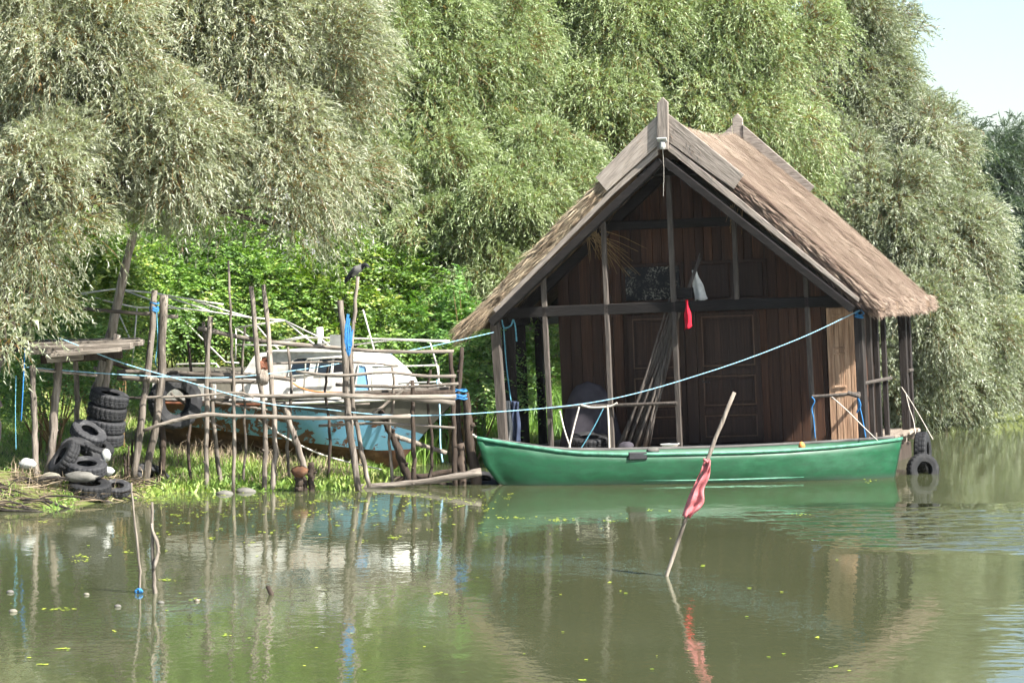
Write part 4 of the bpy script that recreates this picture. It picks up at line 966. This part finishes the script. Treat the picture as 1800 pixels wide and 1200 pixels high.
pipes('rail_pipe', [[(308, 646), (311, 640), (380, 639), (385, 646)], [(655, 645), (768, 642), (770, 660)], [(700, 674), (772, 671), (795, 690)], [(654, 645), (654, 690)], [(534, 690), (537, 636), (541, 631), (622, 625)], [(536, 660), (612, 655)], [(700, 674), (702, 692)], [(770, 642), (772, 692)]], .014, M['whitepipe'], mb, cp, -.70)
pipes('canopy_pipe', [[(500, 600), (534, 593), (690, 596), (790, 599)], [(558, 605), (602, 598)], [(620, 606), (690, 597), (760, 600), (790, 600)], [(756, 602), (768, 642)], [(638, 544), (658, 616), (654, 650)], [(415, 576), (500, 563)], [(500, 563), (560, 592), (585, 612)], [(500, 563), (536, 592), (552, 604)],
      [(415, 577), (442, 595)], [(415, 577), (414, 632)], [(414, 606), (500, 607)], [(488, 600), (540, 590)], [(440, 558), (468, 592), (490, 614)], [(311, 551), (396, 636), (420, 638)]], .013, M['whitepipe'], mb, cp, -.3)

pf = thing('pipe_frame', 'bent white metal pipe frame above the jetty, left of the blue boat', 'frame', P(300, 560, 45.5))
for s_ in [[(142, 516), (202, 508), (271, 515), (340, 527), (393, 535)], [(145, 517), (196, 531), (238, 540), (320, 542), (365, 547), (440, 558), (500, 563)], [(216, 509), (273, 530), (310, 541)], [(294, 522), (368, 546)], [(340, 528), (404, 548), (440, 558)], [(241, 540), (236, 600), (232, 640)], [(206, 545), (226, 590), (232, 605)]]:
    G().tube([P(a, b, 45.3) for a, b in s_], .013, 6).build('pipe', M['whitepipe'], pf, world=True, smooth=True)

# ------------------------------------------------------------------ rickety pole jetty
jt = thing('pole_jetty', 'rickety jetty of crooked weathered poles lashed together along the bank', 'jetty', P(500, 862, 42.0))
def jp(kind, pts, w0, w1=None, Y=42.0, mat='pole', seg=14):
    """pole traced by photo pixels on the plane at distance Y; widths in pixels"""
    ps = [P(a[0], a[1], a[2] if len(a) > 2 else Y) for a in pts]; s_ = Y / F / 2
    return G().pole(ps, w0 * s_, (w1 or w0 * .8) * s_, seg=seg).build(kind, M[mat], jt, world=True, smooth=True)
jp('post', [(233, 850), (250, 720), (262, 640), (272, 510)], 13, 11, 41.6)
jp('post', [(252, 862), (276, 726), (283, 650), (288, 518)], 14, 15, 41.8)
jp('post', [(286, 868), (284, 690)], 12, 11, 42.2, 'pole_dark')
jp('post', [(365, 874), (363, 750), (363, 670), (370, 556)], 9, 9, 41.9)
jp('post', [(389, 868), (377, 750), (370, 670), (357, 566)], 8, 7, 42.3)
jp('post', [(410, 872), (411, 700), (406, 580), (401, 458)], 7, 4, 41.7)
jp('post', [(464, 868), (466, 760), (455, 655), (441, 503)], 9, 9, 42.0)
jp('post', [(478, 868), (484, 790), (478, 670), (463, 500)], 11, 8, 42.1)
jp('brace', [(536, 828), (518, 770), (498, 708)], 12, 11, 41.9)
jp('post', [(526, 868), (525, 838)], 15, 14, 41.9, 'pole_dark'); jp('post', [(548, 868), (546, 812)], 12, 11, 42.0, 'pole_dark'); jp('post', [(538, 866), (533, 836)], 9, 9, 42.0, 'pole_dark')
jp('post', [(630, 862), (612, 730), (606, 620), (598, 528)], 13, 10, 42.0)
jp('post', [(618, 770), (618, 620), (629, 486)], 8, 6, 42.4)
jp('post', [(650, 856), (622, 720), (613, 592)], 9, 7, 42.2)
jp('post', [(728, 850), (727, 760), (725, 668)], 9, 7, 42.8, 'pole_dark')
jp('post', [(722, 850), (694, 775), (668, 722)], 16, 11, 43.2, 'pole_dark')
jp('brace', [(690, 765), (730, 778), (785, 796)], 9, 8, 43.2)
jp('post', [(800, 862), (797, 720), (792, 614)], 10, 8, 43.0, 'pole_dark')
jp('post', [(820, 860), (806, 740), (812, 610)], 10, 8, 43.3, 'pole_dark')
jp('post', [(838, 856), (826, 770), (818, 690)], 20, 13, 43.2, 'pole_dark')
jp('post', [(812, 862), (808, 780)], 16, 14, 43.1, 'pole_dark')
jp('rail', [(224, 699), (340, 696), (416, 690), (446, 698)], 5, 4, 41.6, 'pole_h')
jp('rail', [(370, 703), (440, 694), (480, 696), (580, 693), (650, 698), (802, 697)], 6, 9, 41.8, 'pole_h')
jp('rail', [(252, 757), (300, 741), (360, 729), (450, 732), (600, 735), (722, 731)], 7, 7, 41.5, 'pole_h', 20)
jp('rail', [(520, 652), (560, 657), (610, 659), (680, 654), (740, 660), (802, 661)], 5, 6, 41.9, 'pole_h')
jp('rail', [(348, 577), (420, 592), (470, 600), (600, 613), (700, 618), (798, 617)], 9, 6, 42.25, 'pole_h')
jp('rail', [(145, 543), (230, 549), (313, 557)], 6, 7, 42.0, 'pole_h')
jp('rail', [(300, 736), (345, 732)], 8, 8, 42.6, 'pole_dark')
jp('walkway_log', [(206, 653), (300, 655), (470, 664)], 8, 7, 42.3, 'pole_h')
jp('walkway_log', [(206, 664), (330, 668), (462, 672)], 9, 8, 42.0, 'pole_h')
jp('walkway_log', [(180, 630), (240, 652), (330, 662)], 8, 6, 42.6, 'pole_dark')
jp('walkway_log', [(290, 660), (400, 655), (520, 668)], 7, 6, 43.0, 'pole_h')
jp('walkway_log', [(470, 700), (600, 694), (700, 700), (800, 708)], 7, 9, 42.4, 'pole_h')
jp('walkway_log', [(600, 697), (800, 690)], 8, 11, 43.0, 'pole_dark')
jp('rail', [(378, 707), (440, 716), (470, 720)], 5, 4, 42.0, 'pole_h')
jp('rail', [(260, 664), (275, 668)], 12, 12, 41.5, 'pole')
for y0, a, b in ((43.2, 560, 800), (43.45, 600, 806), (43.7, 640, 800)):
    A_, B_ = P(a, 693, y0), P(b, 681, y0); G().beam(A_, B_, .22, .04).build('walkway_plank', M['pole_h'], jt, world=True, bevel=.006)
jp('ground_log', [(588, 858), (700, 851), (780, 841), (846, 829)], 9, 14, 42.6, 'pole_h')
jp('ground_log', [(672, 846), (740, 838), (812, 824)], 13, 10, 43.8, 'pole_dark')
jp('ground_log', [(690, 858), (750, 852), (830, 848)], 6, 5, 43.4, 'pole_dark')
for pts, a, b, Y, mt in (([(428, 868), (431, 760), (426, 640), (430, 575)], 5, 4, 42.5, 'pole'), ([(510, 866), (505, 780), (512, 690), (506, 610)], 6, 5, 42.6, 'pole'), ([(575, 862), (580, 770), (572, 690), (578, 640)], 6, 4, 42.7, 'pole_dark'),
                        ([(690, 852), (684, 770), (692, 690), (688, 640)], 6, 5, 43.0, 'pole'), ([(755, 856), (760, 780), (752, 700), (757, 650)], 6, 5, 43.1, 'pole_dark'), ([(338, 864), (331, 780), (338, 690), (330, 600)], 6, 5, 42.5, 'pole_dark')):
    jp('post', pts, a, b, Y, mt)
for pts, a, b, Y in (([(330, 712), (430, 706), (540, 714), (650, 709)], 5, 4, 42.5), ([(560, 748), (660, 744), (800, 752)], 5, 5, 42.9), ([(470, 640), (600, 636), (700, 642)], 4, 4, 42.7), ([(590, 676), (700, 680), (806, 674)], 6, 5, 42.6), ([(640, 738), (690, 700), (726, 668)], 5, 4, 42.8), ([(300, 690), (345, 726), (392, 752)], 5, 4, 42.6)):
    jp('rail', pts, a, b, Y, 'pole_h')
g = G().blob(P(527, 829, 41.85), (.12, .10, .075), 12, 8, .18); g.build('root_joint', M['rusthull'], jt, world=True, smooth=True)
g = G().blob(P(462, 664, 41.85), (.08, .08, .10), 10, 8, .25); g.build('lashing', M['pole'], jt, world=True, smooth=True)
def tie(px, py, Y, w, h, mat='rope_sky', n=7):
    g = G()
    for i in range(n):
        z = U(-h, h); pts = [P(px, py, Y) + Vector((w * math.cos(a) * U(.9, 1.2), w * math.sin(a), z * Y / F + .012 * math.sin(2 * a))) for a in [q * math.pi / 6 for q in range(13)]]
        g.tube(pts, .010, 5, cap=False)
    return g
tie(271, 541, 41.62, .055, 9).build('rope_lashing', M['rope_sky'], jt, world=True); tie(808, 692, 43.15, .09, 8).build('rope_lashing', M['rope_sky'], jt, world=True)
for q in range(4): jp('stake', [(236 - 5 * q, 862), (240 - 7 * q, 760 + 12 * q)], 7, 4, 42.0 + .1 * q, 'pole_dark')
g = G()
for q in range(9):
    x0 = 608 + U(-1, 8); g.tube(catmull([P(x0, 556 + U(-4, 8), 41.85), P(x0 - U(2, 6), 590 + U(-10, 10), 41.80), P(x0 + U(-2, 6), 612 + U(-4, 16), 41.83), P(x0 + U(2, 6), 575 + U(-10, 8), 41.85)], 12), .009, 5)
tag(g.build('rope_hank', M['rope_sky'], origin=None), 'hank of bright blue rope hung on the pole below the crow', 'rope')
rope('rope_tail', 'pale blue rope end hanging from the boat bow to the water', [P(*a) for a in ((768, 668, 44.6), (773, 720, 44.4), (774, 780, 44.2), (778, 812, 44.0))], .012, M['rope_blue'])
rope('rope_tail', 'blue rope end hanging behind the two tied posts', [P(*a) for a in ((275, 545, 41.7), (277, 600, 41.8), (274, 640, 41.8), (290, 652, 41.9))], .009, M['rope_teal'])
rope('hose', 'orange hose sagging across the white cabin side', [cp_ for cp_ in (CM @ cp(500, 662, -.8), CM @ cp(530, 682, -.82), CM @ cp(570, 689, -.84), CM @ cp(640, 688, -.86))], .012, M['rope_orange'], 'hose')
# leaning dead trunk and the plank shelter
g = G().pole([P(168, 700, 43), P(187, 620, 43), P(212, 510, 43), P(236, 408, 43)], .085, .058, 10, 16, .08)
tag(g.build('dead_trunk', M['pole'], origin=P(168, 700, 43), smooth=True), 'tall leaning dead trunk rising behind the tyre stack', 'trunk')
shl = thing('plank_shelter', 'low shelter of grey planks on crooked posts above the tyres', 'shelter', P(110, 835, 40.8))
for pts, a, b, Y, mt in (([(64, 846), (60, 740), (57, 642)], 12, 11, 40.3, 'pole'), ([(84, 842), (95, 740), (103, 626)], 14, 15, 40.6, 'pole'), ([(136, 745), (134, 626)], 10, 9, 42.0, 'pole'), ([(180, 720), (190, 650), (207, 588)], 12, 14, 41.7, 'pole')):
    G().pole([P(x_, y_, Y) for x_, y_ in pts], a * Y / F / 2, b * Y / F / 2).build('post', M[mt], shl, world=True, smooth=True)
for i, (x0, x1, y0, y1, Y) in enumerate(((82, 212, 625, 614, 40.3), (48, 232, 618, 608, 40.6), (58, 246, 612, 604, 40.95), (44, 250, 608, 602, 41.3), (60, 252, 606, 601, 41.65), (50, 246, 603, 599, 42.0))):
    G().beam(P(x0, y0, Y), P(x1, y1, Y), .32, .055 + .03 * (i % 2)).build('plank', M['pole_h'], shl, world=True, bevel=.008)
G().beam(P(72, 632, 41.2) , P(215, 622, 41.2), .10, .12).build('beam', M['pole_dark'], shl, world=True, bevel=.01)
G().beam(P(82, 628, 40.35) , P(146, 622, 40.35), .08, .15).build('beam', M['pole_h'], shl, world=True, bevel=.01)
for q in range(2): G().pole([P(52 + q * 60, 648 + q * 6, 40.3), P(170, 660, 41)], .02, .018).build('rail', M['pole_h'], shl, world=True) if q == 0 else None
rope('rope_tail', 'bright blue rope hanging from the left end of the plank shelter', [P(*a) for a in ((44, 612, 40.2), (42, 650, 40.1), (40, 690, 40.1), (37, 740, 40.2))], .010, M['rope_sky'])
rope('rope_tail', 'pale cord hanging beside the dark willow trunk at the left edge', [P(*a) for a in ((28, 660, 40.1), (27, 720, 40.1), (28, 790, 40.1))], .006, M['rope_teal'])
# gnarled old stem at the left edge
g = G(); g.tube(catmull([P(-60, 850, 40.0), P(-18, 760, 40.0), P(-30, 690, 40.1), P(-2, 630, 40.2), P(55, 588, 40.4)], 18), [.22, .21, .19, .17, .16, .15, .15, .15, .14, .14, .13, .12, .11, .10, .09, .085, .08, .07], 12, .16)
g.tube(catmull([P(-10, 720, 40.0), P(-40, 640, 40.0), P(-60, 560, 40.0)], 8), .11, 10, .14)
tag(g.build('gnarled_stem', M['oldbark'], origin=P(-30, 850, 40.0), smooth=True), 'dark gnarled willow stem at the left edge beside the shelter', 'tree stem')

# ------------------------------------------------------------------ hooded crow on its pole
top = P(629, 486, 42.4)
crow = thing('crow', 'hooded crow perched on top of a jetty pole', 'bird', Matrix.Translation(top) @ Matrix.Rotation(math.radians(-25), 4, 'Z') @ Matrix.Scale(1.0, 4))
cp_ = [(.20, .098), (.165, .112), (.135, .128), (.10, .128), (.06, .105), (.02, .08), (-.03, .055), (-.075, .02), (-.115, -.025), (-.17, -.075), (-.205, -.105)]
cr = [.004, .013, .028, .036, .038, .055, .060, .050, .032, .018, .006]
k = NT('crow_plumage'); tc = k.n('ShaderNodeTexCoord'); sx = k.n('ShaderNodeSeparateXYZ'); k.l(tc.outputs['Object'], sx.inputs[0])
g_ = k.math('MULTIPLY', k.ramp(k.math('ADD', sx.outputs[0], .5), [(.42, (0, 0, 0)), (.43, (1, 1, 1))]), k.ramp(k.math('ADD', sx.outputs[0], .5), [(.565, (1, 1, 1)), (.575, (0, 0, 0))]))
M['crow'] = k.out(k.mix(g_, (.006, .006, .008), (.15, .145, .14)), .55, .3)
G().tube(catmull([(x, 0, z + .03) for x, z in cp_], 22), list(np.interp(np.linspace(0, 1, 22), np.linspace(0, 1, 11), cr)), 12).build('body', M['crow'], crow, smooth=True)
for s in (-1, 1):
    G().loft([[Vector((x, s * (w_ + .004), z + .03 + h_)) for h_ in (.035, .0, -.03)] for x, z, w_ in ((.0, .075, .040), (-.05, .045, .056), (-.10, -.0, .045), (-.16, -.06, .022), (-.20, -.10, .008))]).build('wing', M['black'], crow, smooth=True, solid=.012)
    G().tube([(.005, s * .022, .05), (.01, s * .022, -.0)], .006, 5).build('leg', M['black'], crow)
    G().blob((.145, s * .027, .165), (.005, .004, .005), 6, 4, 0).build('eye', M['glass'], crow, smooth=True)

# ------------------------------------------------------------------ flag pole and sticks in the water
FY = WY(1012)
base = P(1172, 1014, FY)
fl = thing('marker_pole', 'thin leaning marker pole with a faded red cloth standing in the water', 'marker pole', base)
G().pole([P(1166, 1028, FY), P(1172, 1012, FY), P(1206, 910, FY - .02), P(1246, 800, FY - .03), P(1291, 689, FY)], .019, .021, 9, 18, .06, .003).build('pole', M['pole'], fl, world=True, smooth=True)
A0, A1 = P(1243, 808, FY - .05), P(1207, 908, FY - .05); secs = []
for i in range(22):
    t = i / 21; c_ = A0.lerp(A1, t); s_ = FY / F
    wr = (10 + 7.5 * math.sin(math.pi * min(1, t * 1.1)) ** 1.2 - 2 * t) * s_
    row = []
    for k_ in range(15):
        u = k_ / 14
        off = -wr * .55 + u * wr * (1.45 + .25 * math.sin(t * 11))
        row.append(c_ + Vector((off * .93 + .02 * math.sin(5 * t + u * 4) , -.03 * math.cos(u * 11 + t * 4) - .03 * math.sin(u * 3.14) + .012 * math.sin(t * 23 + u * 5), -off * .25 - .03 * u * math.sin(math.pi * t) + .008 * math.sin(u * 17))))
    secs.append(row)
G().loft(secs).build('flag_cloth', M['pink'], fl, world=True, smooth=True, solid=.005)
g = G(); g.tube([P(1236, 806, FY - .08), P(1243, 812, FY - .085), P(1246, 808, FY - .03)], .014, 6); g.build('cloth_knot', M['pink'], fl, world=True, smooth=True)

sy = WY(1042)
st = thing('forked_stick', 'crooked double stick standing in the water at left', 'stick', P(272, 1046, sy))
G().pole([P(274, 1056, sy), P(272, 1040, sy), P(270, 1000, sy), P(269, 940, sy), P(267, 882, sy)], .026, .010, 8, 16, .12, .006).build('stem', M['pole'], st, world=True, smooth=True)
G().pole([P(270, 1000, sy - .03), P(278, 965, sy - .03), P(268, 930, sy - .03), P(266, 920, sy - .03)], .018, .012, 8, 12, .1, .004).build('fork', M['pole'], st, world=True, smooth=True)
st = thing('tied_stick', 'thin bent stick with a blue rag tied at the water surface', 'stick', P(246, 1040, sy))
G().pole([P(246, 1056, sy), P(246, 1030, sy), P(245, 985, sy), P(236, 915, sy), P(231, 848, sy)], .016, .008, 8, 18, .1, .006).build('stem', M['pole'], st, world=True, smooth=True)
g = G()
for q in range(5): g.tube(catmull([P(244, 1034, sy) + Vector((U(-.03, .03), U(-.04, 0), 0)), P(245, 1038, sy) + Vector((U(-.04, .04), -.03, 0)), P(245 + U(-4, 4), 1044, sy)], 6), .010, 5)
g.build('rag', M['rope_sky'], st, world=True, smooth=True)
sy = WY(1045); g = G().tube([P(482, 1054, sy), P(476, 1042, sy), P(470, 1029, sy)], [.022, .024, .020], 9, .1)
tag(g.build('stick_stub', M['pole_dark'], origin=P(478, 1046, sy), smooth=True), 'short dark stub of a stick poking out of the water', 'stick')
for px, py, r, mt, lb in ((18, 1041, .034, 'stone', 'grey net float, upper of the two at the left edge'), (23, 1075, .036, 'bagwhite', 'white net float, lower of the two at the left edge'), (152, 1045, .026, 'bagwhite', 'flat white float between the left edge and the tied stick'),
                          (207, 1066, .030, 'stone', 'tan float just left of the tied stick'), (283, 1060, .030, 'stone', 'brown float just right of the forked stick'), (346, 1056, .026, 'pole', 'small dark float between the forked stick and the stub')):
    p = W(px, py); o = G().blob((0, 0, .006), (r * 1.1, r * .8, r * .6), 12, 8, .06).build('net_float', M[mt], smooth=True); o.location = p; tag(o, lb, 'float', 'floats of a sunken net')
for px, py, r, lb in ((395, 868, .13, 'pale stone at the water edge between the jetty poles'), (432, 864, .15, 'grey stone right of the thin jetty pole at the water edge'), (328, 861, .10, 'whitish stone in the weeds left of the jetty poles')):
    p = W(px, py); o = G().blob((0, 0, .0), (r * .95, r * .8, r * .38), 12, 8, .12).build('stone', M['stone'], smooth=True); o.location = p; tag(o, lb, 'stone', 'stones at the water edge')
for px, py, Y, r, lb, mt in ((88, 846, 40.0, (.17, .12, .11), 'crumpled cream plastic tarp at the foot of the shelter posts', 'bagwhite'), (142, 838, 39.9, (.22, .08, .07), 'long grey sack lying on the tyre heap', 'stone'), (186, 800, 40.7, (.07, .05, .08), 'white plastic can wedged beside the tyre stack', 'whiteplastic'), (190, 828, 40.6, (.08, .06, .06), 'white plastic tub below the tyre stack', 'whiteplastic'), (48, 815, 40.0, (.12, .08, .07), 'grey plastic bag caught in the roots', 'palecloth')):
    o = G().blob((0, 0, 0), r, 14, 9, .16).build('litter', M[mt], smooth=True); o.location = P(px, py, Y); tag(o, lb, 'litter')

# driftwood and roots on the left bank, floating weed
g = G()
for _ in range(60):
    x = U(-7.2, -5.05); d0 = U(-.05, 1.5); ys_ = np.interp(x, SHW[:, 0], SHW[:, 1]) + d0
    p = Vector((x, ys_, gz(x, ys_) + U(.0, .12))); a = U(-.9, .5); l = U(.2, .75)
    q = p + Vector((math.cos(a) * l, math.sin(a) * l * .5, U(-.25, .12))); r = U(.006, .03)
    g.tube(catmull([p, p.lerp(q, .5) + Vector((U(-.06, .06), U(-.06, .06), U(-.02, .08))), q], 6), [r, r * .95, r * .85, r * .7, r * .5, r * .3], 6, .12)
tag(g.build('driftwood', M['oldbark'], kind='stuff', smooth=True), 'tangle of roots and driftwood at the lower left bank', 'driftwood')
n = 1500; x = RNG.uniform(-7.5, -5.0, n); yb = np.interp(x, SHW[:, 0], SHW[:, 1]) + RNG.uniform(-.05, 1.8, n)
b = np.stack([x, yb, ground(x, yb) + RNG.uniform(.0, .14, n)], 1)
v, f = leaves(b, np.stack([RNG.normal(.6, .6, n), RNG.normal(0, .5, n), RNG.normal(-.05, .25, n)], 1), RNG.uniform(.1, .4, n), RNG.uniform(.006, .014, n))
tag(npmesh('reed_litter', v, f, M['dryreed'], np.repeat(np.clip(RNG.normal(.45, .25, n), 0, 1), 4), kind='stuff'), 'dry broken reeds littering the left bank', 'reed litter')

cx, cy, cr_ = [], [], []
def patch(px, py, wpx, n):
    for _ in range(n):
        p = W(px + random.gauss(0, wpx * .42), py + random.gauss(0, 1.3)); cx.append(p.x); cy.append(p.y); cr_.append(U(.008, .021))
for px, py, wpx, n in ((60, 1075, 0, 0), (110, 1071, 40, 16), (140, 978, 26, 14), (142, 986, 22, 12), (290, 1019, 24, 12), (225, 970, 14, 7), (75, 917, 16, 8), (320, 920, 26, 10), (285, 967, 14, 6), (370, 946, 12, 6), (440, 954, 18, 7), (390, 930, 14, 6), (470, 935, 24, 10), (108, 1140, 16, 8), (400, 1116, 14, 6), (72, 1168, 14, 7), (345, 1055, 12, 5),
                       (700, 944, 22, 16), (900, 910, 50, 26), (980, 914, 44, 30), (1075, 916, 14, 8), (775, 1043, 14, 7), (635, 951, 12, 6), (590, 925, 10, 5), (1140, 896, 12, 5), (1405, 903, 18, 10), (1235, 995, 8, 4), (1530, 845, 16, 8), (1180, 898, 8, 4), (1440, 1120, 6, 3), (1470, 1172, 6, 3), (1028, 1196, 12, 6), (550, 883, 18, 8), (640, 880, 24, 12), (720, 872, 30, 16), (800, 876, 30, 16), (810, 890, 18, 10), (660, 905, 20, 10), (740, 888, 24, 12), (560, 900, 16, 8), (500, 886, 16, 8), (430, 905, 18, 8), (310, 905, 16, 8)): patch(px, py, wpx, n)
for _ in range(300): patch(U(260, 900), 866 + abs(random.gauss(0, 26)), 6, random.choice((1, 1, 2, 3)))
for _ in range(70): patch(U(0, 1500), U(880, 1190), 4, 1)
m = len(cx); ang = np.linspace(0, 2 * np.pi, 6, endpoint=False)[None, :] + RNG.uniform(0, 1, (m, 1))
r = np.array(cr_)[:, None] * RNG.uniform(.7, 1.3, (m, 6))
v = np.stack([np.array(cx)[:, None] + r * np.cos(ang), np.array(cy)[:, None] + r * np.sin(ang) * 1.5, .004 + .004 * RNG.random((m, 1)) + np.zeros((m, 6))], 2).reshape(-1, 3)
i = np.arange(m)[:, None] * 6
f = np.concatenate([i + np.array([[0, 1, 2, 3]]), i + np.array([[0, 3, 4, 5]])])
tag(npmesh('floating_weed', v, f, M['weed'], np.repeat(RNG.random(m), 6), kind='stuff'), 'yellow green specks of weed floating on the water', 'water weed')


# ------------------------------------------------------------------ thin summer haze over the river
k = NT('summer_haze'); pv = k.n('ShaderNodeVolumePrincipled'); pv.inputs['Color'].default_value = (.92, .96, 1.0, 1)
pv.inputs['Density'].default_value = .00012; pv.inputs['Anisotropy'].default_value = .3
o = k.n('ShaderNodeOutputMaterial'); k.l(pv.outputs[0], o.inputs['Volume'])
tag(G().box(-2600, 2600, -320, 3600, -2.0, 20).build('haze', k.m, kind='stuff'), 'thin pale summer haze over the river', 'haze')
